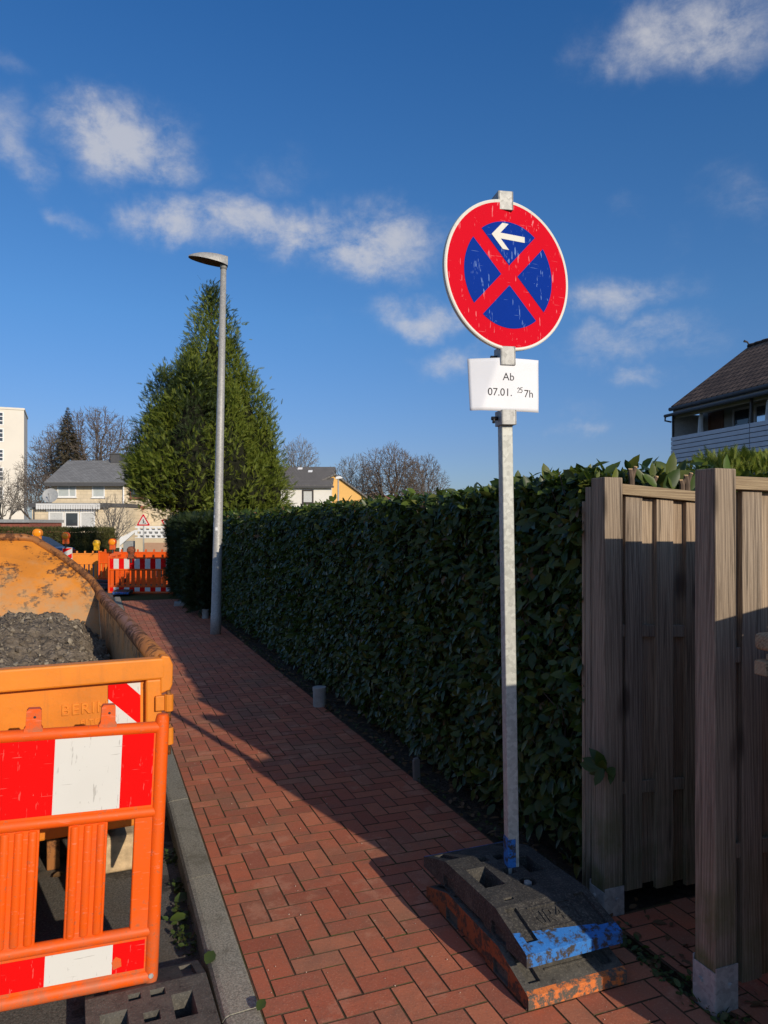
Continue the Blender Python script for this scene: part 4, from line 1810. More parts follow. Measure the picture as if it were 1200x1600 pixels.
def big_conifer():
    q = at(322, 820, 20.8)
    t = thing('conifer_tree', 'tall bushy green cypress tree behind the street lamp', 'tree', (q.x, q.y, -.186))
    t.scale = (1.116,) * 3
    rnd = np.random.default_rng(11)
    H = 7.6
    # upright leaders of different height make the uneven outline: x, y, top, radius
    leaders = [(.14, .1, 7.62, 1.50), (-.95, -.20, 5.55, 1.12), (-1.22, .05, 4.5, .76), (1.05, -.1, 5.5, 1.12), (1.52, -.2, 4.75, .68), (-.10, -.95, 5.6, 1.25), (.75, -.85, 5.0, 1.05), (-.75, -.85, 4.7, 1.0), (.2, 1.0, 5.6, 1.2), (-.45, .1, 6.2, .95), (.62, .05, 6.3, .95), (1.66, -.35, 3.5, .55), (-1.32, -.3, 3.7, .62), (1.3, -.75, 3.4, .75), (-1.15, -.75, 3.5, .7)]

    def rad(u, R):
        # u: 0 at the foot, 1 at the tip
        return R * (1 - u) ** .62 * min(1, .50 + u * 2.6)
    samples, mi = [], []
    wts = np.array([l[3] * l[2] for l in leaders])
    wts /= wts.sum()
    for li, (lx, ly, lt, lr) in enumerate(leaders):
        z0 = (2.55 if lx < -1.1 else 2.3 if lx < -.8 else 2.0 if lx < -.05 else 1.3) + .2 * rnd.random() if li else 1.5
        nb = int(3900 * wts[li] * (1.5 if li == 0 else 1))
        for _ in range(nb):
            u = rnd.random() ** 1.05
            z = z0 + (lt - z0) * u
            a = rnd.uniform(-math.pi, math.pi)
            R = rad(u, lr) * (1 + .34 * noise.noise(Vector((math.cos(a) * 1.5 + li * 7, math.sin(a) * 1.5, z * 1.3))) + .26 * noise.noise(Vector((math.cos(a) * 3.5, math.sin(a) * 3.5 + li * 5, z * 3.2))))
            R *= rnd.uniform(.74, 1.14)
            er = np.array((math.cos(a), math.sin(a), 0))
            tip = np.array((lx, ly, 0)) + er * R + np.array((0, 0, z))
            bd = er * .9 + np.array((0, 0, rnd.normal(.55 + 1.1 * u, .30))) + rnd.normal(0, .18, 3)
            bd /= np.linalg.norm(bd)
            blen = rnd.uniform(.22, .48) * (1 - .35 * u)
            sun_tone = noise.noise(Vector((tip[0] * 1.1, tip[1] * 1.1, tip[2] * .9))) + .28 * (tip[0] > .8) + .10 + rnd.normal(0, .12)  # clump tone, with sunlight painted onto the right side
            for k in range(14):
                f = rnd.random()
                side = rnd.normal(0, .075 + .07 * (1 - f), 3)
                p = tip - bd * blen * (1 - f) + side
                ax = bd + rnd.normal(0, .42, 3) + side * 2.0
                nm = np.array((0, 0, .5)) + er * .45 + rnd.normal(0, .5, 3)
                samples.append((p, ax, nm, rnd.uniform(.09, .19) * (1.1 - .3 * u)))
                mi.append(0 if sun_tone > -.08 else 1)
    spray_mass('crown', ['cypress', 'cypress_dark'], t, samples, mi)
    mb = MB()
    for (lx, ly, lt, lr) in leaders:
        us = np.linspace(0, .80, 12)
        z0 = 2.4 if lx < -.8 else 2.0
        mb.tube([(lx, ly, z0 + (lt - z0) * u) for u in us], [max(.015, rad(u, lr) * .62 * min(1, (.80 - u) * 3 + .12)) for u in us], 14)
    mb.build('inner_branches', 'core', t)
    mb = MB()
    mb.tube([(0, 0, -.1), (0, 0, 2), (.08, .05, 5), (.13, .08, 7.3)], [.2, .14, .05, .01], 10)
    mb.build('trunk', 'bark', t, smooth=True)


big_conifer()


def cypress_hedge():
    t = thing('cypress_hedge', 'dark shaded conifer hedge beyond the street lamp beside the far barrier', 'hedge', (0, 0, 0))
    rnd = np.random.default_rng(5)
    Rn, Dn, up = np.array(RV), np.array(DV), np.array((0, 0, 1.0))
    S = []
    for _ in range(6500):
        d = rnd.uniform(12.9, 17.6)
        z = rnd.uniform(.08, 1.66)
        r = 1.60 + .12 * vn(d * 1.3, z * 1.3, 3) + abs(rnd.normal(0, .06)) + (.12 * (1 - z / .4) if z < .4 else 0) + (.25 if d < 13.3 else 0)
        S.append((Rn * r + Dn * d + up * z, -Rn + up * rnd.normal(.5, .5) + Dn * rnd.normal(0, .5), up * .6 - Rn * .2 + rnd.normal(0, .5, 3), rnd.uniform(.10, .20)))
    for _ in range(2200):
        d = rnd.uniform(12.9, 17.6)
        r = rnd.uniform(1.6, 2.6)
        S.append((Rn * r + Dn * d + up * (1.64 + rnd.normal(0, .04)), up + rnd.normal(0, .5, 3), -Rn + rnd.normal(0, .5, 3), rnd.uniform(.12, .2)))
    for _ in range(1300):
        r = rnd.uniform(1.6, 2.7)
        z = rnd.uniform(.08, 1.66)
        S.append((Rn * r + Dn * (17.6 + rnd.normal(0, .04)) + up * z, Dn + up * rnd.normal(.4, .5) + rnd.normal(0, .3, 3), up + rnd.normal(0, .5, 3), rnd.uniform(.12, .2)))
        S.append((Rn * r + Dn * (12.95 + rnd.normal(0, .04)) + up * z, -Dn + up * rnd.normal(.4, .5) + rnd.normal(0, .3, 3), up + rnd.normal(0, .5, 3), rnd.uniform(.12, .2)))
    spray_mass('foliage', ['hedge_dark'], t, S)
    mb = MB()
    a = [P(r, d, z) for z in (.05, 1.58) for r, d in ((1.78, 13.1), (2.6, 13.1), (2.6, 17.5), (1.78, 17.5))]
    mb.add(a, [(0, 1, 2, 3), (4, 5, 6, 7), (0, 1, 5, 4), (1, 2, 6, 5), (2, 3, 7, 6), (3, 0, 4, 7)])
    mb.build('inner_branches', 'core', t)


cypress_hedge()


def box_hedge(label, c, rz, lx, ly, h, n, mat, s=(.12, .22), group=None, seed=3, wob=.12, name='conifer_hedge', core='core'):
    t = thing(name, label, 'hedge', c, rz, group)
    rnd = np.random.default_rng(seed)
    S = []
    X, Y, Z = np.eye(3)
    for _ in range(n):
        k = rnd.choice(4, p=[.5, .3, .1, .1])
        x, z, y = rnd.uniform(-lx / 2, lx / 2), rnd.uniform(.05, h), rnd.uniform(-ly / 2, ly / 2)
        w = wob * noise.noise(Vector((x * .9, z * .9, seed))) + wob * .5 * noise.noise(Vector((x * 2.7, y * 2.7, z * 2.7 + seed)))
        if k == 0:
            p, o = X * x - Y * (ly / 2 + w) + Z * z, -Y
        elif k == 1:
            p, o = X * x + Y * y + Z * (h + w), Z
        else:
            sg = 1 if k == 2 else -1
            p, o = X * sg * (lx / 2 + w) + Y * y + Z * z, X * sg
        S.append((p, o * .5 + Z * rnd.normal(.8, .4) + rnd.normal(0, .4, 3), Z * .35 + o * .7 + rnd.normal(0, .5, 3), rnd.uniform(*s)))
    spray_mass('foliage', [mat], t, S)
    mb = MB()
    mb.box2((-lx / 2 + .12, -ly / 2 + .12, 0), (lx / 2 - .12, ly / 2 - .12, h - .10))
    mb.build('inner_branches', core, t)
    return t


box_hedge('sunlit conifer hedge behind the timber fence below the balcony house', (5.6, 9.6, -.1), R_(8), 3.1, 1.0, 2.42, 9500, 'cypress', (.08, .17), seed=8, wob=.25)


# ------------------------------------------------------------------ bare trees and far spruce
def bare_tree(label, base, height, half, seed, mat='bark_far', tips=1500, trunk=.22, clear=.22, group='bare winter trees beyond the houses', tw=.020, flat=.0):
    """tips fill a domed crown; limbs divide towards clusters of tips"""
    rg = np.random.default_rng(seed)
    t = thing('bare_tree', label, 'tree', base, rg.uniform(0, 6), group)
    l0 = height * clear
    # lumpy dome of twig tips
    pts = []
    while len(pts) < tips:
        v = rg.normal(0, 1, 3)
        v /= np.linalg.norm(v)
        if v[2] < -.45:
            continue
        q = rg.random() ** .33
        lump = 1 + .22 * noise.noise(Vector((v[0] * 2 + seed, v[1] * 2, v[2] * 2)))
        p = v * q * lump
        hz = (height - l0 * 1.15) * .60
        pts.append((p[0] * half, p[1] * half, height - hz + p[2] * hz * (1 if p[2] > 0 else .85)))
    pts = np.array(pts)
    pts[:, 2] += height - np.quantile(pts[:, 2], .995)
    crown = MB()

    def limb(a, b, r0, r1, n, bend):
        mid = (a + b) / 2 + Vector(rg.normal(0, 1, 3)) * (b - a).length * bend + Vector((0, 0, -(b - a).length * .05))
        crown.tube([a, mid, b], [r0, (r0 + r1) / 2, r1], n, caps=False)

    def rad(n):
        return max(tw, trunk * (n / tips) ** .46)

    def grow(a, idx, depth):
        P_ = pts[idx]
        n = len(idx)
        if n == 1:
            limb(a, Vector(P_[0]), tw, tw * .6, 3, .10)
            return
        k = 2 if n < 40 or depth > 1 else 4
        if n <= 3:
            k = n
        c = P_[rg.choice(n, k, replace=False)].copy()
        for _ in range(4):
            dd = ((P_[:, None, :] - c[None]) ** 2).sum(2)
            lab = dd.argmin(1)
            for q in range(k):
                if (lab == q).any():
                    c[q] = P_[lab == q].mean(0)
        for q in range(k):
            sub = idx[lab == q]
            if len(sub) == 0:
                continue
            f = .36 if len(sub) > 6 else .5
            cen = Vector(c[q])
            b = a + (cen - a) * f
            if len(sub) == 1:
                grow(a, sub, depth + 1)
                continue
            limb(a, b, rad(n) * .9 if q else rad(n), rad(len(sub)), 6 if len(sub) > 60 else (4 if len(sub) > 8 else 3), .07)
            grow(b, sub, depth + 1)
    top = Vector((0, 0, l0))
    grow(top, np.arange(tips), 0)
    crown.build('crown', mat, t)
    mb = MB()
    mb.tube([(0, 0, -.3), (0, 0, .1), (.02, 0, l0 * .6), (0, 0, l0 + .02)], [trunk * 1.5, trunk * 1.15, trunk, trunk], 10)
    mb.build('trunk', mat, t, smooth=True)
    return t


def far_trees():
    def b(px, Y):
        q = at(px, 820, Y)
        return (q.x, q.y, -.2)
    bare_tree('large round bare tree behind the cream house, right of the spruce', b(150, 86), 15.2, 6.6, 21, 'bark_far', 7000, .34)
    bare_tree('bare tree behind the cream house, left of the spruce', b(90, 92), 13.6, 4.6, 22, 'bark_far', 4200, .28)
    bare_tree('low bare tree between the tower block and the cream house', b(56, 72), 7.4, 3.0, 26, 'bark_far', 1800, .15)
    bare_tree('spindly bare tree in front of the pale tower block', b(6, 60), 6.7, 2.7, 23, 'bark_far_pale', 700, .13, tw=.012)
    bare_tree('bare tree rising behind the white house roof', b(462, 100), 13.4, 3.8, 24, 'bark_far_pale', 2800, .24)
    bare_tree('bare tree above the yellow gable, leftmost of the three over the hedge', b(553, 105), 11.8, 4.4, 25, 'bark_far_pale', 3200, .25)
    bare_tree('broad bare tree, tallest of the three over the hedge', b(613, 100), 12.6, 5.0, 27, 'bark_far', 5000, .33)
    bare_tree('bare tree, rightmost of the three over the hedge', b(660, 104), 11.6, 3.9, 29, 'bark_far', 3400, .25)
    bare_tree('gnarled bare shrub in front of the cream house', b(176, 42), 3.6, 1.25, 31, 'bark_far_pale', 500, .09, clear=.12, group=None, tw=.010)
    # spruce
    q = b(106, 82)
    t = thing('spruce_tree', 'pointed brownish spruce between the bare trees behind the cream house', 'tree', q)
    rnd = np.random.default_rng(4)
    S = []
    H = 14.9
    for _ in range(3800):
        z = 2 + (H - 2) * rnd.random() ** 1.2
        a = rnd.uniform(0, 6.283)
        tier = .75 + .25 * math.sin(z * 5.2 + 1.5 * math.sin(a * 3))
        R = (H - z) * .26 * tier + .03
        q_ = rnd.random() ** .5
        er = np.array((math.cos(a), math.sin(a), 0))
        S.append((er * R * q_ + np.array((0, 0, z - .15 * R * q_)), er + np.array((0, 0, rnd.normal(-.1, .3))), np.array((0, 0, 1.0)) + rnd.normal(0, .4, 3), rnd.uniform(.45, .85) * min(1, .22 + (H - z) / 5)))
    spray_mass('crown', ['spruce'], t, S)
    mb = MB()
    mb.tube([(0, 0, -.2), (0, 0, 8), (0, 0, H)], [.22, .13, .02], 8)
    mb.build('trunk', 'bark_far', t, smooth=True)


far_trees()


# ------------------------------------------------------------------ street lamp
def street_lamp():
    b = Vector((-2.47, 10.8, -.02))
    t = thing('street_lamp', 'tall grey steel street lamp with flat oval head beside the hedge', 'street lamp', b, rot=(0, R_(1.22), 0))
    mb = MB()
    mb.tube([(0, 0, -.05), (0, 0, .32), (0, 0, .33), (0, 0, 2.6), (0, 0, 5.42)], [.078, .078, .072, .060, .042], 24)
    p = mb.build('pole', 'lamp_steel', t, smooth=True)
    # luminaire: flattened shell pointing to the left over the road
    hd = thing('tmp', '', '')
    bpy.data.objects.remove(hd)
    mb = MB()
    n, m_ = 22, 10
    tilt = R_(8)
    Ln = .56
    out = Vector((-.97, -.24, 0))
    side = Vector((.24, -.97, 0))
    vs, fs = [], []

    def width(s):
        return .135 * (1 - (2 * max(s, .45) - .9) ** 2 * .80) ** .5 * (1 if s > .15 else .55 + .45 * s / .15) if s < 1 else 0
    rings = []
    for i in range(n + 1):
        s = i / n
        w = .142 * math.sqrt(max(0, 1 - ((s - .48) / .53) ** 2)) if s > .3 else .055 + (.142 * math.sqrt(1 - (.18 / .53) ** 2) - .055) * math.sin(s / .3 * math.pi / 2)
        hgt = .125 * (1 - s ** 2.6) + .022
        c = out * (s * Ln - .06) + Vector((0, 0, (s * Ln) * math.sin(tilt)))
        ring = []
        for k in range(m_ + 1):
            a = math.pi * k / m_
            ring.append(c + side * (w * math.cos(a)) + Vector((0, 0, hgt * math.sin(a) ** .8)))
        rings.append(ring)
    for r in rings:
        vs += r
    for i in range(n):
        for k in range(m_):
            a = i * (m_ + 1) + k
            fs.append((a, a + 1, a + m_ + 2, a + m_ + 1))
    mb.add(vs, fs)
    h = mb.build('lamp_head', 'lamp_steel', t, smooth=True, loc=(0, 0, 5.42))
    mb = MB()
    vs, fs = [], []
    for r in rings:
        vs += [r[0] * .97 + r[-1] * .03 - Vector((0, 0, .003)), r[0] * .03 + r[-1] * .97 - Vector((0, 0, .003))]
    for i in range(n):
        fs.append((2 * i, 2 * i + 1, 2 * i + 3, 2 * i + 2))
    mb.add(vs, fs)
    mb.build('lamp_glass', 'lamp_lens', h)
    mb = MB()
    mb.tube([(0, 0, -.05), (0, 0, .05)], .05, 16)
    mb.build('spigot', 'lamp_steel', h, smooth=True)
    mb = MB()
    mb.tube([out * .16 + Vector((0, 0, .085)), out * .16 + Vector((0, 0, .10))], .012, 8)
    mb.build('sensor', 'white_frame', h)
    # small stickers on the pole
    for z, a, s in ((1.98, 3.9, .05), (1.74, 3.9, .035), (1.62, 3.6, .06), (1.56, 4.6, .045), (2.1, 3.8, .02)):
        mb = MB()
        r = .0665
        vs = []
        for da in (-.28, 0, .28):
            for dz in (-s / 2, s / 2):
                vs.append((r * math.cos(a + da), r * math.sin(a + da), z + dz))
        mb.add(vs, [(0, 2, 3, 1), (2, 4, 5, 3)])
        mb.build('sticker', 'white_frame', t)


street_lamp()


# ------------------------------------------------------------------ small things at the hedge foot
def small_things():
    g = 'grey pipe stubs at the hedge foot'
    for (px, py, Y, h, label) in ((499, 1104, 6.5, .185, 'short pale grey pipe stub at the hedge foot, nearer one'), (321, 966, 12.6, .17, 'short pale grey pipe stub just beyond the street lamp')):
        q = at(px, 820, Y)
        t = thing('pipe_stub', label, 'pipe', (q.x, q.y, -.02), group=g)
        mb = MB()
        mb.tube([(0, 0, 0), (0, 0, h)], .056, 24)
        mb.build('pipe', 'pale_concrete', t, smooth=False)
        mb = MB()
        mb.tube([(0, 0, h - .03), (0, 0, h + .004)], .060, 24)
        mb.build('cap', 'pale_concrete', t, bevel=.004)
    q = at(646, 820, 4.62)
    mb = MB()
    mb.box2((-.022, -.012, -.05), (.022, .012, .13))
    mb.box2((-.018, -.014, .128), (.014, .010, .142))
    o = mb.build('wooden_stake', 'bark_far_pale', None, bevel=.003)
    o.location = (q.x + .02, q.y, 0)
    o.rotation_euler = (R_(3), R_(-4), R_(30))
    tag(o, 'short grey wooden stake standing in the soil at the hedge foot', 'stake')
    q = at(292, 820, 14.7)
    mb = MB()
    mb.box((0, 0, .02), (.5, .38, .07), None, 0, .96)
    mb.box((.03, .05, .07), (.34, .2, .035), (0, .03, .2), 0, .95)
    o = mb.build('stone_slab', 'pale_concrete', None, bevel=.008)
    o.location = (q.x, q.y, 0)
    o.rotation_euler = (R_(2), 0, R_(15))
    tag(o, 'flat grey stone slab lying by the dark conifer hedge', 'slab')
    # fallen leaves one can count
    spots = [(272, 1413, .09, -.10, 'weed', 'bright green leaf in the gutter weeds beside the kerb', 35), (402, 1585, .055, .01, 'weed', 'single small green leaf lying on the near kerb stone', 70), (265, 1442, .08, -.09, 'laurel', 'dark green leaf lying flat in the gutter', 10),
             (322, 1512, .075, -.01, 'weed', 'curled green leaf wedged between foot plate and kerb', 80), (82, 1374, .06, -.10, 'dead_leaf', 'brown dead leaf on the asphalt behind the guard board', 20)]
    for (px, py, s, z, mt, label, a) in spots:
        Y = (EYE - z) * FPX / (py - 820)
        q = Vector(((px - 600) / FPX * Y, Y, z + .012))
        vs, tri, quad = LEAF
        mb = MB()
        mb.add([(x * s, y * s * .6, z_ * s) for x, y, z_ in vs], [tuple(f) for f in tri] + [tuple(f) for f in quad])
        o = mb.build('fallen_leaf', mt, None, smooth=True)
        o.location = q
        o.rotation_euler = (R_(20), R_(-12), R_(a))
        tag(o, label, 'leaf', 'fallen leaves by the kerb')
    # weeds: gutter and the strip in front of the niche
    rnd = np.random.default_rng(9)
    pos, ax, nm, sz = [], [], [], []
    up = np.array((0, 0, 1.0))
    clumps = [(.36, 3.05, ROAD_Z, .05, 45), (.345, 3.3, ROAD_Z, .05, 70), (.36, 3.55, ROAD_Z, .04, 40), (.355, 3.9, ROAD_Z, .05, 60), (.35, 4.4, ROAD_Z, .04, 40), (.33, 3.15, ROAD_Z, .03, 30)]
    clumps += [(1.885 + .02 * rnd.normal(), d, -.02, .05, 26) for d in np.linspace(1.0, 2.5, 26)]
    clumps += [(1.9 + .08 * rnd.random(), d, -.02, .05, 9) for d in np.linspace(2.6, 12.5, 60)]
    clumps += [(.508, d, -.012, .012, 5) for d in np.linspace(1.0, 9, 130)]
    for (r, d, z, s, n) in clumps:
        for _ in range(n):
            q = P(r + rnd.normal(0, s * .5), d + rnd.normal(0, s))
            a = rnd.uniform(0, 6.28)
            pos.append((q.x, q.y, z + rnd.uniform(0, .03 if s > .02 else .006)))
            ax.append(np.array((math.cos(a), math.sin(a), 0)) + up * rnd.uniform(.0, .8))
            nm.append(up + rnd.normal(0, .4, 3))
            sz.append(rnd.uniform(.012, .035) if s > .02 else rnd.uniform(.004, .012))
    sz = np.array(sz)
    v, fl = place_template(LEAF, np.array(pos), frames(np.array(ax), np.array(nm)), sz, sz * .6)
    o = mesh_np('weeds', v, fl, ['weed'])
    tag(o, 'small weeds and moss along kerb, gutter and fence foot', 'weeds', kind='stuff')
    cr = MB()
    rr = random.Random(77)
    for _ in range(420):
        q = P(rr.uniform(.55, 1.85), 1.2 + 9 * rr.random() ** 1.6)
        k = rr.uniform(.0012, .0036)
        e = Euler((rr.random() * 3, rr.random() * 3, rr.random() * 3)).to_matrix()
        pv = [Vector((q.x, q.y, .003)) + e @ Vector((a * k * rr.uniform(.7, 1.3), b * k, c * k * .7)) for a, b, c in ((1, 0, 0), (-1, 0, 0), (0, 1, 0), (0, -1, 0), (0, 0, 1), (0, 0, -1))]
        cr.add(pv, [(0, 2, 4), (2, 1, 4), (1, 3, 4), (3, 0, 4), (2, 0, 5), (1, 2, 5), (3, 1, 5), (0, 3, 5)])
    tag(cr.build('grit', 'grit'), 'scattered pale grit crumbs on the brick path', 'grit', kind='stuff')
    # dry litter under the hedge
    pos, ax, nm, sz = [], [], [], []
    for _ in range(900):
        d = rnd.uniform(1.0, 13)
        r = rnd.uniform(1.86, 2.14)
        q = P(r, d)
        a = rnd.uniform(0, 6.28)
        pos.append((q.x, q.y, -.004 + rnd.uniform(0, .012)))
        ax.append(np.array((math.cos(a), math.sin(a), rnd.normal(0, .15))))
        nm.append(up + rnd.normal(0, .3, 3))
        sz.append(rnd.uniform(.02, .06))
    sz = np.array(sz)
    v, fl = place_template(LEAF, np.array(pos), frames(np.array(ax), np.array(nm)), sz, sz * .5)
    o = mesh_np('leaf_litter', v, fl, ['dead_leaf'])
    tag(o, 'dry brown leaf litter on the soil under the hedge', 'leaf litter', kind='stuff')


small_things()


# ------------------------------------------------------------------ far roadworks
def far_roadworks():
    grp = 'guard boards round the far trench'
    z0 = -.135
    kw = dict(detail=False, period=.1325, first=.1325, slot=.045, slot0=-.13)
    f = barrier('far orange guard board with red and white stripes across the end of the path', 1.95, group=grp, **kw)
    f.location = (-4.95, 18.5, z0)
    f.rotation_euler = (0, 0, R_(-1))
    s = barrier('orange guard board seen end on, left end of the striped far board', 1.95, group=grp, **kw)
    s.location = (-6.98, 18.72, z0)
    s.rotation_euler = (0, 0, R_(-78))
    b1 = barrier('pale orange back of a guard board behind the trench, left', 1.95, sheets=False, plastic='orange_faded', group=grp, **kw)
    b1.location = (-8.3, 22.0, z0 - .03)
    b1.rotation_euler = (0, 0, R_(4))
    b2 = barrier('bright orange back of a guard board behind the striped board', 2.4, sheets=False, group=grp, **kw)
    b2.location = (-5.6, 20.6, z0 + .06)
    b2.rotation_euler = (0, 0, R_(-3))
    # warning lamps
    def lamp(px, py, Y, body, lens, label, yaw=0):
        q = at(px, py, Y)
        t = thing('warning_lamp', label, 'warning lamp', q, R_(yaw), 'warning lamps on the far guard boards')
        mb = MB()
        mb.prism([(-.075, 0), (.075, 0), (.08, .03), (.075, .15), (-.075, .15), (-.08, .03)], -.04, .04, 'Y')
        mb.build('housing', body, t, bevel=.012)
        mb = MB()
        mb.tube([(0, -.055, .215), (0, -.045, .215), (0, .045, .215), (0, .055, .215)], [.06, .088, .088, .06], 20)
        l = mb.build('lens', lens, t, smooth=True)
        mb = MB()
        for k in range(20):
            a0, a1 = 2 * math.pi * k / 20, 2 * math.pi * (k + 1) / 20
            pts = [(.085 * math.cos(a0), .085 * math.sin(a0)), (.098 * math.cos(a0), .098 * math.sin(a0)), (.098 * math.cos(a1), .098 * math.sin(a1)), (.085 * math.cos(a1), .085 * math.sin(a1))]
            mb.prism([(x, z + .215) for x, z in pts], -.048, .048, 'Y')
        mb.build('lens_ring', body, l)
        mb = MB()
        mb.tube([(0, 0, -.10), (0, 0, .004)], .025, 8)
        mb.build('stem', 'dark_plastic', t)
        return t
    lamp(59, 848, 16.5, 'orange_faded', 'amber', 'amber warning lamp just above the rising skip rim')
    lamp(103, 850, 19.5, 'orange_plastic', 'amber', 'amber warning lamp on top of the red and white marker plate')
    lamp(151, 860, 22.0, 'yellow_lens', 'yellow_lens', 'yellow warning lamp on the pale back guard board', -15)
    lamp(176, 859, 20.5, 'orange_plastic', 'amber', 'orange warning lamp on the end on guard board')
    lamp(205, 873, 18.5, 'rust_shade_paint', 'rust_shade_paint', 'dark shaded warning lamp on the striped far board')  # rust tone on housing and lens stands in for shade
    # marker plate
    q = at(103, 850, 19.5)
    t = thing('marker_plate', 'upright red and white striped marker plate behind the skip', 'traffic marker', (q.x, q.y + .1, z0))
    mb = MB()
    hz = q.z - z0 - .10
    mb.box2((-.125, -.012, .12), (.125, .012, hz))
    pl = mb.build('plate', 'white_sheet', t)
    mb = MB()
    n = 5
    for k in range(n):
        zt = hz - k * .25
        pts = [(-.12, zt - .02), (.12, min(zt + .10, hz - .01)), (.12, zt - .02), (-.12, max(zt - .14, .13))]
        mb.add([(x, -.0145, z) for x, z in pts], [(0, 3, 2, 1)])
    mb.build('red_stripes', 'red_sheet', pl)
    mb = MB()
    mb.box((0, 0, .06), (.4, .6, .12), None, 0, .8)
    mb.build('foot', 'rubber', t, bevel=.01)
    # black pipes lying by the trench
    for k, (px, py, Y, L_, a, lab) in enumerate(((150, 905, 20.2, 1.6, 8, 'uppermost black plastic pipe by the far trench'), (152, 912, 19.6, 1.5, -14, 'middle black plastic pipe by the far trench'), (156, 921, 19.0, 1.4, 20, 'lowest black plastic pipe by the far trench'))):
        q = at(px, 820, Y)
        mb = MB()
        mb.tube([(-L_ / 2, 0, 0), (-L_ / 6, .03, .01), (L_ / 4, -.02, 0), (L_ / 2, .04, .03)], .06, 10)
        for i in range(10):
            x = -L_ / 2 + L_ * (i + .5) / 10
        o = mb.build('black_pipe', 'dark_plastic', None, smooth=True)
        o.location = (q.x, q.y, ROAD_Z + .065 + .04 * (2 - k))
        o.rotation_euler = (0, 0, R_(a))
        tag(o, lab, 'pipe', 'black pipes by the far trench')
    f2 = thing('foot_plate', 'dark rubber foot plate under the striped far guard board', 'foot plate', (-6.5, 18.45, ROAD_Z + .002), R_(5))
    src = [o for o in COL.objects if o.get('label', '').startswith('upper black rubber')][0]
    for ch in src.children:
        if ch.name.startswith('body'):
            c = ch.copy()
            COL.objects.link(c)
            c.parent = f2
    f2.scale = (1, 1, .8)


far_roadworks()


def triangle_sign(label, px, py, Y, side, inverted=False, rz=0, pictogram=True):
    q = at(px, py, Y)
    t = thing('road_sign', label, 'road sign', (q.x, q.y, -.15), R_(rz))
    zc = q.z + .15
    h = side * math.sqrt(3) / 2
    sgn = -1 if inverted else 1

    def tri(s, y0, y1, mi, mb):
        r = s / math.sqrt(3)
        pts = [(0, r * sgn), (-s / 2, -r / 2 * sgn), (s / 2, -r / 2 * sgn)]
        # clip the corners a little
        out = []
        for i in range(3):
            p, a, b = pts[i], pts[i - 1], pts[(i + 1) % 3]
            out.append((p[0] + (a[0] - p[0]) * .07, p[1] + (a[1] - p[1]) * .07))
            out.append((p[0] + (b[0] - p[0]) * .07, p[1] + (b[1] - p[1]) * .07))
        if sgn < 0:
            out = out[::-1]
        mb.prism(out, y0, y1, 'Y', mi)
    mb = MB()
    tri(side, -.012, .0, 0, mb)
    tri(side * .95, -.0145, -.0125, 1, mb)
    tri(side * .66, -.0175, -.015, 0, mb)
    pl = mb.build('sign_plate', ['white_sheet', 'sign_red'], t, loc=(0, 0, zc))
    if pictogram:
        mb = MB()
        s = side * .33

        def pg(pts, k=0):
            mb.add([(x * s, -.0192 - .0003 * k, z * s) for x, z in pts], [tuple(range(len(pts)))])
        pg([(.02 + .09 * math.cos(a), .42 + .09 * math.sin(a)) for a in np.linspace(0, 6.28, 12, endpoint=False)])
        pg([(-.14, .30), (.0, .34), (.12, .05), (-.02, -.02)], 1)
        pg([(-.05, .02), (.08, .02), (.02, -.42), (-.10, -.42)], 2)
        pg([(.02, .05), (.12, .02), (.26, -.42), (.15, -.42)], 3)
        pg([(.02, .27), (.08, .22), (.36, -.12), (.30, -.16)], 4)
        pg([(.28, -.42), (.40, -.22), (.58, -.34), (.62, -.42)], 5)
        mb.build('pictogram', 'ink', pl)
    mb = MB()
    mb.tube([(0, .03, 0), (0, .03, zc + h * .5)], .03, 10)
    mb.build('pole', 'galv_dull', t, smooth=True)


triangle_sign('red bordered triangular roadworks sign with digging figure beyond the far barriers', 224, 815, 33, .66)
triangle_sign('red bordered sign half hidden by the dark conifer, beside the white balcony wall', 262, 818, 36, .7, True, 10, False)


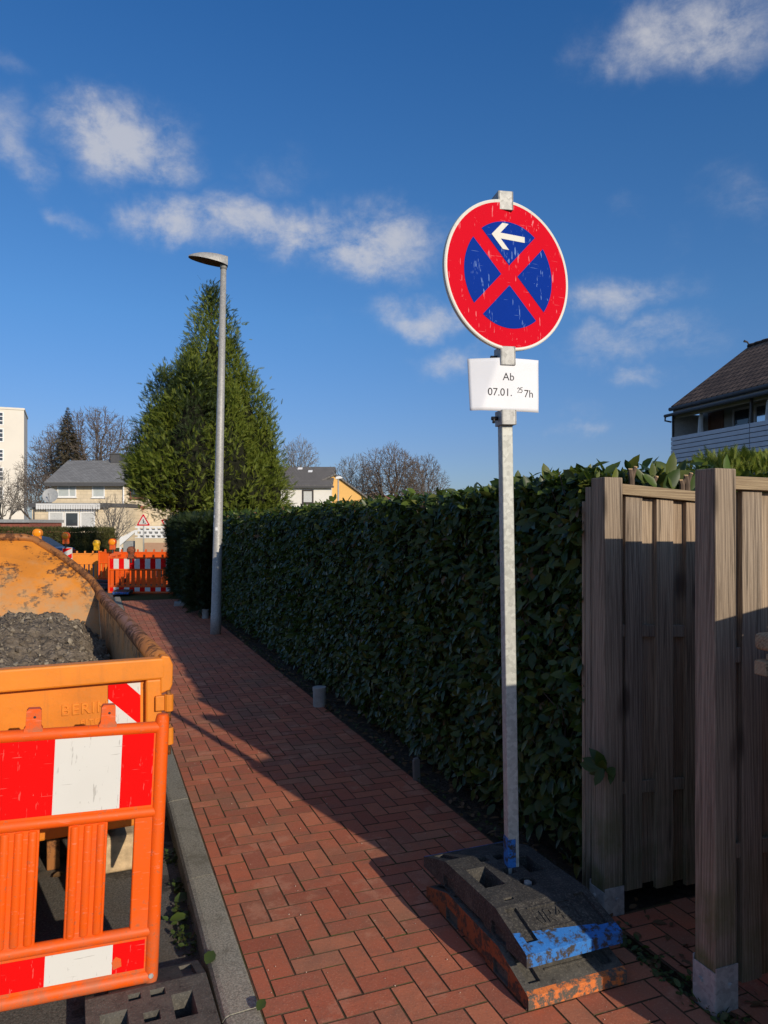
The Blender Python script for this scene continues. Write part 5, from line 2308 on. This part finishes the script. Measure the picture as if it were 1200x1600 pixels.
# ------------------------------------------------------------------ car behind the skip rim
def car():
    q = at(24, 820, 27)
    t = thing('parked_car', 'dark blue parked car glimpsed behind the skip rim', 'car', (q.x, q.y, -.155), R_(158))
    prof = [(-2.05, .35), (-2.1, .62), (-2.0, .92), (-1.55, .97), (-.95, 1.30), (-.2, 1.37), (.55, 1.33), (1.25, .95), (1.9, .84), (2.1, .62), (2.08, .32), (1.75, .22), (-1.8, .22)]
    mb = MB()
    n = len(prof)
    vs = []
    for y, ins in ((-.85, 0), (.85, 0)):
        for (x, z) in prof:
            k = .80 if z > 1.2 else (.94 if z > .93 else 1)
            vs.append((x, y * k, z))
    mb.add(vs, [tuple(range(n)), tuple(range(2 * n - 1, n - 1, -1))] + [(i, n + i, n + (i + 1) % n, (i + 1) % n) for i in range(n)])
    body = mb.build('body', 'car_blue', t, bevel=.06, seg=3)
    smooth_by_angle(body, 50)
    for sy in (-1, 1):
        mb = MB()
        y0, y1 = sy * .815, sy * .70
        e = sy * .012
        pts = [(-1.35, 1.0, y0), (-.88, 1.25, y1), (.45, 1.27, y1), (.98, 1.0, y0)]
        mb.add([(x, y + e, z) for x, z, y in pts], [(0, 1, 2, 3)])
        mb.build('side_window', 'glass', t)
    mb = MB()
    mb.add([(-1.58, -.68, 1.0), (-1.58, .68, 1.0), (-1.02, .6, 1.295), (-1.02, -.6, 1.295)], [(0, 1, 2, 3)])
    mb.build('rear_window', 'glass', t)
    for sy in (-1, 1):
        mb = MB()
        mb.box((-2.03, sy * .68, .78), (.08, .26, .16))
        mb.build('tail_light', 'tail_red', t, bevel=.02)
        for x in (-1.25, 1.3):
            mb = MB()
            mb.tube([(x, sy * .68, .31), (x, sy * .87, .31)], .31, 20)
            w = mb.build('wheel', 'tyre', t, bevel=.03)
            mb = MB()
            mb.tube([(x, sy * .868, .31), (x, sy * .882, .31)], .19, 16)
            mb.build('rim', 'galv_dull', w)


car()
box_hedge('long brownish clipped hedge in front of the cream house', (-17.3, 34.5, -.15), R_(-2), 9.0, 1.0, 1.48, 15000, 'far_hedge', (.10, .20), seed=14, wob=.16, name='clipped_hedge', core='twig')


# ------------------------------------------------------------------ houses
def window(parent, x, z, w, h, y, pane='glass', frame='white_frame', fw=.07, mull=(), sill=True):
    """frame proud of the wall plane y (front faces -Y); pane set in"""
    mb = MB()
    mb.box2((x - w / 2, y - .05, z), (x - w / 2 + fw, y + .02, z + h))
    mb.box2((x + w / 2 - fw, y - .05, z), (x + w / 2, y + .02, z + h))
    mb.box2((x - w / 2 + fw, y - .049, z), (x + w / 2 - fw, y + .02, z + fw))
    mb.box2((x - w / 2 + fw, y - .049, z + h - fw), (x + w / 2 - fw, y + .02, z + h))
    for f in mull:
        mx = x - w / 2 + w * f
        mb.box2((mx - fw * .5, y - .048, z + fw), (mx + fw * .5, y + .02, z + h - fw))
    f = mb.build('window', frame, parent)
    mb = MB()
    mb.box2((x - w / 2 + fw, y - .022, z + fw), (x + w / 2 - fw, y - .004, z + h - fw))
    mb.build('pane', pane, f)
    if sill:
        mb = MB()
        mb.box2((x - w / 2 - .06, y - .12, z - .06), (x + w / 2 + .06, y - .0, z - .003))
        mb.build('sill', frame, f)
    return f


def gable_roof(parent, x0, x1, y0, y1, ze, zr, mat, over=.35, th=.14, name='roof'):
    """ridge along X"""
    ym = (y0 + y1) / 2
    k = (zr - ze) / (ym - y0)
    a0, a1 = y0 - over, y1 + over
    za = ze - k * over
    mb = MB()
    prof = [(a0, za), (ym, zr), (a1, za), (a1, za + th), (ym, zr + th), (a0, za + th)]
    n = len(prof)
    vs = [(x, y, z) for x in (x0 - over * .6, x1 + over * .6) for (y, z) in prof]
    mb.add(vs, [(0, 1, 4, 5), (1, 2, 3, 4), (n + 1, n, n + 5, n + 4), (n + 2, n + 1, n + 4, n + 3)] + [(i, n + i, n + (i + 1) % n, (i + 1) % n) for i in range(n)])
    return mb.build(name, mat, parent)


def gable_walls(parent, x0, x1, y0, y1, ze, zr, mat, name='wall'):
    mb = MB()
    ym = (y0 + y1) / 2
    prof = [(y0, 0), (y1, 0), (y1, ze), (ym, zr), (y0, ze)]
    mb.prism(prof, x0, x1, 'X')
    return mb.build(name, mat, parent)


def cream_house():
    Y = 60
    z0 = -.15

    def X(px, Yd=Y):
        return (px - 600) / FPX * Yd

    def Z(py, Yd=Y):
        return EYE + (820 - py) / FPX * Yd - z0
    t = thing('house', 'cream two storey house with slate roof, balcony extension and satellite dish', 'house', (0, Y, z0))
    x0, x1 = X(79), X(192)
    ze, zr = Z(752), Z(722, Y + 4)
    gable_walls(t, x0, x1, 0, 8, ze, zr - .05, 'cream_brick')
    rf = gable_roof(t, x0, x1 + .2, 0, 8, ze, zr, 'slate_roof', .5)
    mb = MB()
    mb.box2((x0 - .25, -.56, ze - .42), (x1 + .3, -.50, ze - .16))
    mb.build('fascia', 'fascia', t)
    mb = MB()
    mb.box2((X(148.5), 3.4, zr - .4), (X(163), 4.6, zr + .62))
    mb.box2((X(148.5) - .06, 3.34, zr + .622), (X(163) + .06, 4.66, zr + .72))
    mb.build('chimney', 'fascia', rf)
    window(t, X(104.5), Z(777), X(119.5) - X(89.5), Z(757) - Z(777), 0, 'blind', 'white_frame', .10, (.62,))
    window(t, X(154), Z(777.5), X(164) - X(144), Z(757.5) - Z(777.5), 0, 'blind', 'white_frame', .10)
    mb = MB()
    mb.tube([(X(193.5), -.08, 0), (X(193.5), -.08, ze - .3)], .07, 8)
    mb.build('downpipe', 'white_frame', t)
    mb = MB()
    mb.box2((x0 - .22, -.02, Z(785)), (x0 - .004, .5, ze - .5))
    mb.build('side_trim', 'brick_red', t)
    # ground floor extension with flat roof
    Ye = 56
    dy = Ye - Y
    ex0, ex1 = X(50, Ye), X(172, Ye)
    zt = Z(786, Ye)
    mb = MB()
    mb.box2((ex0, dy, 0), (ex1 + 1.2, -.004, zt - .35))
    ext = mb.build('extension', 'cream_brick', t)
    mb = MB()
    mb.box2((ex0 - .1, dy - .35, zt - .34), (ex1, 0 - .004, zt))
    mb.box2((ex1 + .003, dy + .3, zt - .30), (X(194, Ye), 0 - .004, zt - .02))
    mb.build('flat_roof', 'fascia', ext)
    mb = MB()
    mb.box2((X(60, Ye), dy - .42, Z(789, Ye) - .02), (X(160, Ye), dy - .37, Z(789, Ye) + .10))
    # scalloped valance
    n = 26
    xa, xb = X(60, Ye), X(160, Ye)
    for k in range(n):
        a, b = xa + (xb - xa) * k / n, xa + (xb - xa) * (k + .86) / n
        mb.prism([(a, Z(789, Ye) - .025), (b, Z(789, Ye) - .025), (b, Z(795, Ye)), ((a + b) / 2, Z(796.5, Ye)), (a, Z(795, Ye))], dy - .41, dy - .38, 'Y')
    mb.build('awning', 'awning_cloth', ext)
    wz, wh = Z(824, Ye), Z(799.5, Ye) - Z(824, Ye)
    for pa, pb, pane in ((76, 100, 'curtain'), (101, 124, 'glass'), (125, 149, 'curtain')):
        w = X(pb, Ye) - X(pa, Ye)
        window(ext, (X(pa, Ye) + X(pb, Ye)) / 2, wz, w, wh, dy, pane, 'white_frame', .11, (), False)
    mb = MB()
    mb.box2((X(73, Ye), dy - .10, Z(799, Ye)), (X(150, Ye), dy - .003, Z(796.5, Ye)))
    mb.build('lintel', 'white_frame', ext)
    mb = MB()
    mb.tube([(ex0 + .18, dy - .06, 0), (ex0 + .18, dy - .06, zt - .35)], .05, 8)
    mb.build('downpipe', 'fascia', ext)
    # satellite dish
    d = bpy.data.objects.new('satellite_dish', None)
    mb = MB()
    vs, fs = [], []
    n = 20
    vs.append((0, .10, 0))
    for r, y in ((.35, .075), (.62, .0)):
        vs += [(r * math.cos(2 * math.pi * k / n) * .95, y, r * math.sin(2 * math.pi * k / n)) for k in range(n)]
    fs += [(0, 1 + (k + 1) % n, 1 + k) for k in range(n)]
    fs += [(1 + k, 1 + (k + 1) % n, 1 + n + (k + 1) % n, 1 + n + k) for k in range(n)]
    mb.add(vs, fs)
    dish = mb.build('satellite_dish', 'grey_plastic', t, smooth=True, loc=(X(77.5, 58), -1.9, Z(774, 58)))
    dish.rotation_euler = (R_(-22), 0, R_(12))
    mb = MB()
    mb.tube([(0, .1, 0), (0, .14, -.95)], .035, 8)
    mb.tube([(0, .02, -.6), (0, -.55, -.12)], .02, 6)
    mb.tube([(0, -.55, -.14), (0, -.62, -.10)], .05, 8)
    mb.build('dish_arm', 'galv_dull', dish)


cream_house()


def right_neighbour():
    Y = 60
    z0 = -.15

    def X(px, Yd=Y):
        return (px - 600) / FPX * Yd

    def Z(py, Yd=Y):
        return EYE + (820 - py) / FPX * Yd - z0
    t = thing('house', 'attached cream house with brown window and red scalloped awning, half behind the cypress', 'house', (0, Y, z0))
    x0, x1 = X(193) + .02, X(330)
    ze, zr = Z(752.5), Z(723, Y + 4)
    gable_walls(t, x0, x1, .02, 7.98, ze, zr - .08, 'cream_brick')
    gable_roof(t, x0 + .25, x1, .02, 7.98, ze, zr - .03, 'slate_roof', .5)
    window(t, X(213), Z(779), X(224) - X(203), Z(759) - Z(779), .02, 'glass', 'wood_brown', .12)
    window(t, X(212), Z(826), X(226) - X(201), Z(803) - Z(826), .02, 'glass', 'dark_frame', .10, (.5,), False)
    mb = MB()
    n = 14
    xa, xb = X(195), X(228)
    mb.box2((xa, -.30, Z(794)), (xb, -.26, Z(793) + .12), 0)
    for k in range(n):
        a, b = xa + (xb - xa) * k / n, xa + (xb - xa) * (k + .8) / n
        mb.prism([(a, Z(794) - .005), (b, Z(794) - .005), ((a + b) / 2, Z(798.5))], -.295, -.265, 'Y')
    mb.build('awning', 'red_cloth', t)
    # front terrace with pierced white parapet and garage below
    Yt = 46
    tr = thing('terrace', 'white pierced parapet terrace over a brown garage door beside the conifer', 'terrace', (0, Yt, z0))
    def Xt(px):
        return (px - 600) / FPX * Yt

    def Zt(py):
        return EYE + (820 - py) / FPX * Yt - z0
    a, b = Xt(211), Xt(300)
    zt, zb = Zt(823.5), Zt(841)
    mb = MB()
    mb.box2((a, 0, 0), (b, 6, zb))
    mb.build('base_wall', 'cream_render', tr)
    # parapet blocks: bars with oval holes left between
    mb = MB()
    rows = 3
    rh = (zt - zb) / rows
    for r in range(rows + 1):
        mb.box2((a, -.02, zb + .003 + r * rh - (.05 if r else 0)), (b, .12, zb + .003 + r * rh + .05))
    k = 0
    for r in range(rows):
        x = a + (.0 if r % 2 else .17)
        while x < b:
            mb.box2((x, -.018, zb + .053 + r * rh), (x + .13, .118, zb + .003 + (r + 1) * rh - .051))
            x += .36
    mb.build('parapet', 'white_frame', tr)
    mb = MB()
    mb.box2((a + .1, .5, zb + .02), (b, .55, zt - .1))
    mb.build('parapet_backing', 'grey_plastic', tr)
    mb = MB()
    mb.box2((Xt(226), -.03, 0), (Xt(264), -.003, Zt(848)))
    mb.build('garage_door', 'garage_door', tr)
    mb = MB()
    p = [(Xt(187), Zt(853)), (Xt(211) - .01, Zt(832)), (Xt(211) - .01, Zt(828)), (Xt(192), Zt(838)), (Xt(187), Zt(839))]
    mb.prism(p, -.02, .12, 'Y')
    mb.prism([(Xt(187), 0), (Xt(189.5), 0), (Xt(189.5), Zt(854)), (Xt(187), Zt(854))], -.02, .12, 'Y')
    mb.build('stair_parapet', 'white_frame', tr)
    mb = MB()
    mb.box2((Xt(190), .3, 0), (Xt(211) - .02, 1.5, Zt(846)))
    mb.build('stair_wall', 'grey_plastic', tr)


right_neighbour()


def other_houses():
    z0 = -.15
    # tower block
    Y = 130

    def X(px):
        return (px - 600) / FPX * Y

    def Z(py, Yd=None):
        return EYE + (820 - py) / FPX * (Yd or Y) - z0
    t = thing('tower_block', 'pale high rise block with stairwell windows at the left picture edge', 'tower block', (X(37.5), Y, z0), R_(23.2))
    H = Z(641)
    mb = MB()
    mb.box2((-13, 0, 0), (0, 12, H))
    mb.build('wall', 'tower_render', t)
    mb = MB()
    mb.box2((-13.1, -.12, H + .002), (.12, 12.1, H + .35))
    mb.build('parapet', 'tower_render', t)
    xw = (X(4.5) - X(37.5)) * 1.02
    for py0, py1 in ((666, 645.5), (692, 671), (722, 703), (752, 731), (781, 761)):
        zz = Z(py0)
        window(t, xw - .15, zz, 1.5, Z(py1) - zz, 0, 'glass', 'white_frame', .16, (.5,), False)
        mb = MB()
        hh = Z(py1) - zz
        for f in (.33, .67):
            mb.box2((xw - .75, -.047, zz + hh * f - .07), (xw + .45, .01, zz + hh * f + .07))
        mb.build('window_bars', 'white_frame', t)
    # small garage with red brick wall
    Y = 50

    t = thing('garage', 'low red brick garage with flat grey roof left of the cream house', 'garage', (0, Y, z0))
    def X5(px):
        return (px - 600) / FPX * 50
    zt = EYE + (820 - 811.5) / FPX * 50 - z0
    mb = MB()
    mb.box2((X5(-60), 0, 0), (X5(46), 5, zt - .22))
    mb.build('wall', 'brick_red', t)
    mb = MB()
    mb.box2((X5(-62), -.2, zt - .218), (X5(48), 5.2, zt))
    mb.build('roof', 'grey_plastic', t)
    # white house beyond the hedge
    Y = 75

    def X7(px, Yd=75):
        return (px - 600) / FPX * Yd

    def Z7(py, Yd=75):
        return EYE + (820 - py) / FPX * Yd - z0
    t = thing('house', 'white rendered house with grey roof right of the cypress', 'house', (0, Y, z0))
    ze, zr = Z7(758.5), Z7(731.5, 79)
    x0, x1 = X7(420), X7(517.5)
    gable_walls(t, x0, x1, 0, 8, ze, zr - .06, 'white_render')
    rf = gable_roof(t, x0, x1, 0, 8, ze, zr, 'grey_roof', .3)
    mb = MB()
    mb.box2((x0 - .2, -.42, ze - .26), (x1 + .3, -.36, ze - .06))
    mb.build('gutter', 'fascia', rf)
    for px, py, w in ((468, 733.5, .5), (485, 738.5, .45)):
        mb = MB()
        yy = 4 - (zr - Z7(py, 78)) / ((zr - ze) / 4)
        mb.box((X7(px, 78), yy, Z7(py, 78) + .12), (w, .5, .10), (math.atan((zr - ze) / 4), 0, 0))
        mb.build('skylight', 'white_frame', rf)
    window(t, X7(481), Z7(787), X7(490) - X7(472), Z7(765) - Z7(787), 0, 'curtain', 'dark_frame', .16)
    # yellow house
    t = thing('house', 'yellow gabled house behind the white house', 'house', (X7(517.5) + 2.4, 77, z0), R_(14))
    mb = MB()
    hh = Z7(757, 77)
    w = 6.4
    mb.prism([(-w + 2.0, 0), (2.1, 0), (2.1, Z7(789, 77)), (-2.2, hh + .9), (-w + 2.0, hh - .2)], .0, 7, 'Y')
    mb.build('wall', 'yellow_render', t)
    mb = MB()
    mb.prism([(2.5, Z7(791, 77) - .1), (-2.2, hh + .92), (-w + 1.7, hh - .3), (-w + 1.7, hh - .1), (-2.2, hh + 1.12), (2.5, Z7(791, 77) + .12)], -.3, 7.3, 'Y')
    mb.build('roof', 'grey_roof', t)
    # distant little gable
    Y = 110
    q = at(582, 771, Y)
    t = thing('house', 'small cream gable with red roof just above the hedge', 'house', (q.x, Y, z0), R_(-12))
    zt = q.z - z0
    mb = MB()
    mb.prism([(-2.6, 0), (2.6, 0), (2.6, zt - 1.6), (0, zt - .05), (-2.6, zt - 1.6)], 0, 8, 'Y')
    mb.build('wall', 'cream_render', t)
    mb = MB()
    mb.prism([(2.9, zt - 1.8), (0, zt), (-2.9, zt - 1.8), (-2.9, zt - 1.6), (0, zt + .2), (2.9, zt - 1.6)], -.25, 8.2, 'Y')
    mb.build('roof', 'brick_red', t)
    # far street lamp
    q = at(528.5, 820, 62)
    t = thing('street_lamp', 'small far street lamp in front of the yellow gable', 'street lamp', (q.x, q.y, z0))
    zt = EYE + (820 - 748) / FPX * 62 - z0
    mb = MB()
    mb.tube([(0, 0, 0), (0, 0, zt)], [.09, .06], 8)
    mb.build('pole', 'galv_dull', t, smooth=True)
    mb = MB()
    mb.prism([(-.22, -.05), (.35, .02), (.35, .12), (.1, .22), (-.22, .16)], -.12, .12, 'Y')
    mb.build('lamp_head', 'white_frame', t, loc=(0, 0, zt), bevel=.03)


other_houses()


def balcony_house():
    a = Vector((-.252, .968, 0))
    b = Vector((.968, .252, 0))
    E = Vector((11.2, 28.0, 0))     # far left eave corner on the ground
    ang = math.atan2(.252, .968)
    z0 = -.15
    # local: x = into the house (b), y = along the facade away (a); origin under the far left eave corner
    t = thing('house', 'house with brown tiled roof and white boarded balcony above the fence', 'house', (E.x, E.y, z0), ang)
    ze = 6.13 - z0
    Lg = 22.0
    k = .71
    hw = 3.3
    # walls (upper storey set back behind the balcony)
    mb = MB()
    mb.prism([(1.05, 0), (2 * hw - .5, 0), (2 * hw - .5, ze + .15), (hw, ze + (hw - .25) * k), (1.05, ze + .55)], -Lg, -.02, 'Y')
    mb.build('wall', 'wall_shade', t)
    # roof
    mb = MB()
    prof = [(-.25, ze - .17), (hw, ze + hw * k), (2 * hw + .25, ze - .17), (2 * hw + .25, ze - .02), (hw, ze + hw * k + .16), (-.25, ze - .02)]
    mb.prism(prof, -Lg - .4, .1, 'Y')
    rf = mb.build('roof', 'brown_roof', t)
    # ridge and verge tiles give the outline its small steps
    mb = MB()
    n = 22
    for i in range(n):
        x = -.2 + (hw + .2) * (i + .5) / n
        mb.box((x, .06, ze + x * k + .02), (.26, .2, .075), (0, -math.atan(k) + .06, 0))
    for i in range(60):
        mb.tube([(hw, .12 - i * .37, ze + hw * k + .14), (hw, .12 - (i + 1) * .37, ze + hw * k + .14)], [.11, .09], 8)
    mb.build('ridge_tiles', 'brown_roof', rf)
    mb = MB()
    mb.tube([(hw - .02, .05, ze + hw * k + .12), (hw - .10, .10, ze + hw * k + .30), (hw - .24, .12, ze + hw * k + .34)], [.03, .03, .05], 6)
    mb.build('ridge_hook', 'dark_frame', rf)
    mb = MB()
    mb.tube([(-.30, .1, ze - .14), (-.30, -Lg, ze - .14)], .075, 10)
    mb.build('gutter', 'fascia', rf)
    mb = MB()
    mb.box2((-.22, -Lg, ze - .52), (-.16, .02, ze - .17))
    mb.build('fascia', 'wall_shade', rf)
    # balcony: slab, boarded parapet, little lean-to roof, end glass
    zf, zp = 4.05 - z0, 4.92 - z0
    bal = MB()
    bal.box2((-.27, -Lg, zf - .12), (1.2, -.02, zf))
    bo = bal.build('balcony', 'wall_shade', t)
    mb = MB()
    nb = 6
    hb = (zp - zf + .12) / nb
    for i in range(nb):
        z = zf - .12 + i * hb
        for (ya, yb) in ((-4.05, -.0), (-8.2, -4.09), (-12.4, -8.24), (-Lg, -12.44)):
            mb.box2((-.33, ya, z + .012), (-.285, yb, z + hb - .012))
    mb.build('parapet_boards', 'board_white', bo, bevel=.006)
    mb = MB()
    mb.box2((-.284, -Lg, zf - .1), (-.274, -.03, zp - .02))
    mb.build('parapet_backing', 'dark_frame', bo)
    mb = MB()
    mb.prism([(-.50, zp + .80), (.9, zp + 1.02), (.9, zp + 1.08), (-.50, zp + .86)], -Lg, .02, 'Y')
    mb.build('lean_to_roof', 'fascia', bo)
    mb = MB()
    mb.tube([(-.55, .06, zp + .80), (-.55, -Lg, zp + .80)], .06, 8)
    mb.tube([(-.55, .02, zp + .8), (-.57, .02, zp + .62), (-.32, .0, zp + .58)], .035, 8)
    mb.build('gutter', 'fascia', bo)
    for y in (-.05, -4.08, -8.22, -12.4):
        mb = MB()
        mb.box2((-.30, y - .035, zp + .001), (-.24, y + .035, zp + .80))
        mb.build('balcony_post', 'dark_frame', bo)
    mb = MB()
    mb.box2((-.23, -.018, zp - .02), (1.045, -.004, zp + .88))
    mb.build('end_glass', 'curtain', bo)
    # facade openings along the recessed wall (wall plane x=.55, facing -x)
    def opening(y0, y1, za, zb, pane, frame, nm):
        mb = MB()
        x = 1.045
        fw = .08
        mb.box2((x - .05, y0, za), (x, y0 + fw, zb))
        mb.box2((x - .05, y1 - fw, za), (x, y1, zb))
        mb.box2((x - .05, y0 + fw, za), (x, y1 - fw, za + fw))
        mb.box2((x - .05, y0 + fw, zb - fw), (x, y1 - fw, zb))
        f = mb.build(nm, frame, t)
        mb = MB()
        mb.box2((x - .02, y0 + fw, za + fw), (x - .003, y1 - fw, zb - fw))
        mb.build('pane', pane, f)
    opening(-1.2, -.4, zf + .02, zp + .9, 'wood_brown', 'wood_brown', 'wall_panel')
    opening(-2.6, -1.7, zf + .02, zp + .85, 'glass', 'board_white', 'balcony_door')
    opening(-5.2, -2.75, zf + .6, zp + .85, 'sky_glass', 'board_white', 'window')
    opening(-7.4, -5.7, zf + .6, zp + .85, 'sky_glass', 'board_white', 'window')
    opening(-8.6, -7.6, zf + .02, zp + .9, 'wood_brown', 'wood_brown', 'wall_panel')
    opening(-11.5, -9.2, zf + .6, zp + .85, 'glass', 'board_white', 'window')
    # folded sun shades hanging on the balcony
    for y in (-1.35, -4.6):
        mb = MB()
        mb.tube([(-.05, y, zp - .5), (-.05, y, zp - .2), (-.05, y + .02, zp + .2), (-.05, y, zp + .55), (-.05, y, zp + .8)], [.03, .13, .10, .085, .03], 9)
        mb.build('folded_shade', 'awning_cloth', bo)


n_ = NT('sky_glass')
M['sky_glass'] = n_.set((.50, .54, .58), .06, .9, .9)
balcony_house()

# everything sits in the scene collection; keep parents' inverse matrices untouched
bpy.context.view_layer.update()
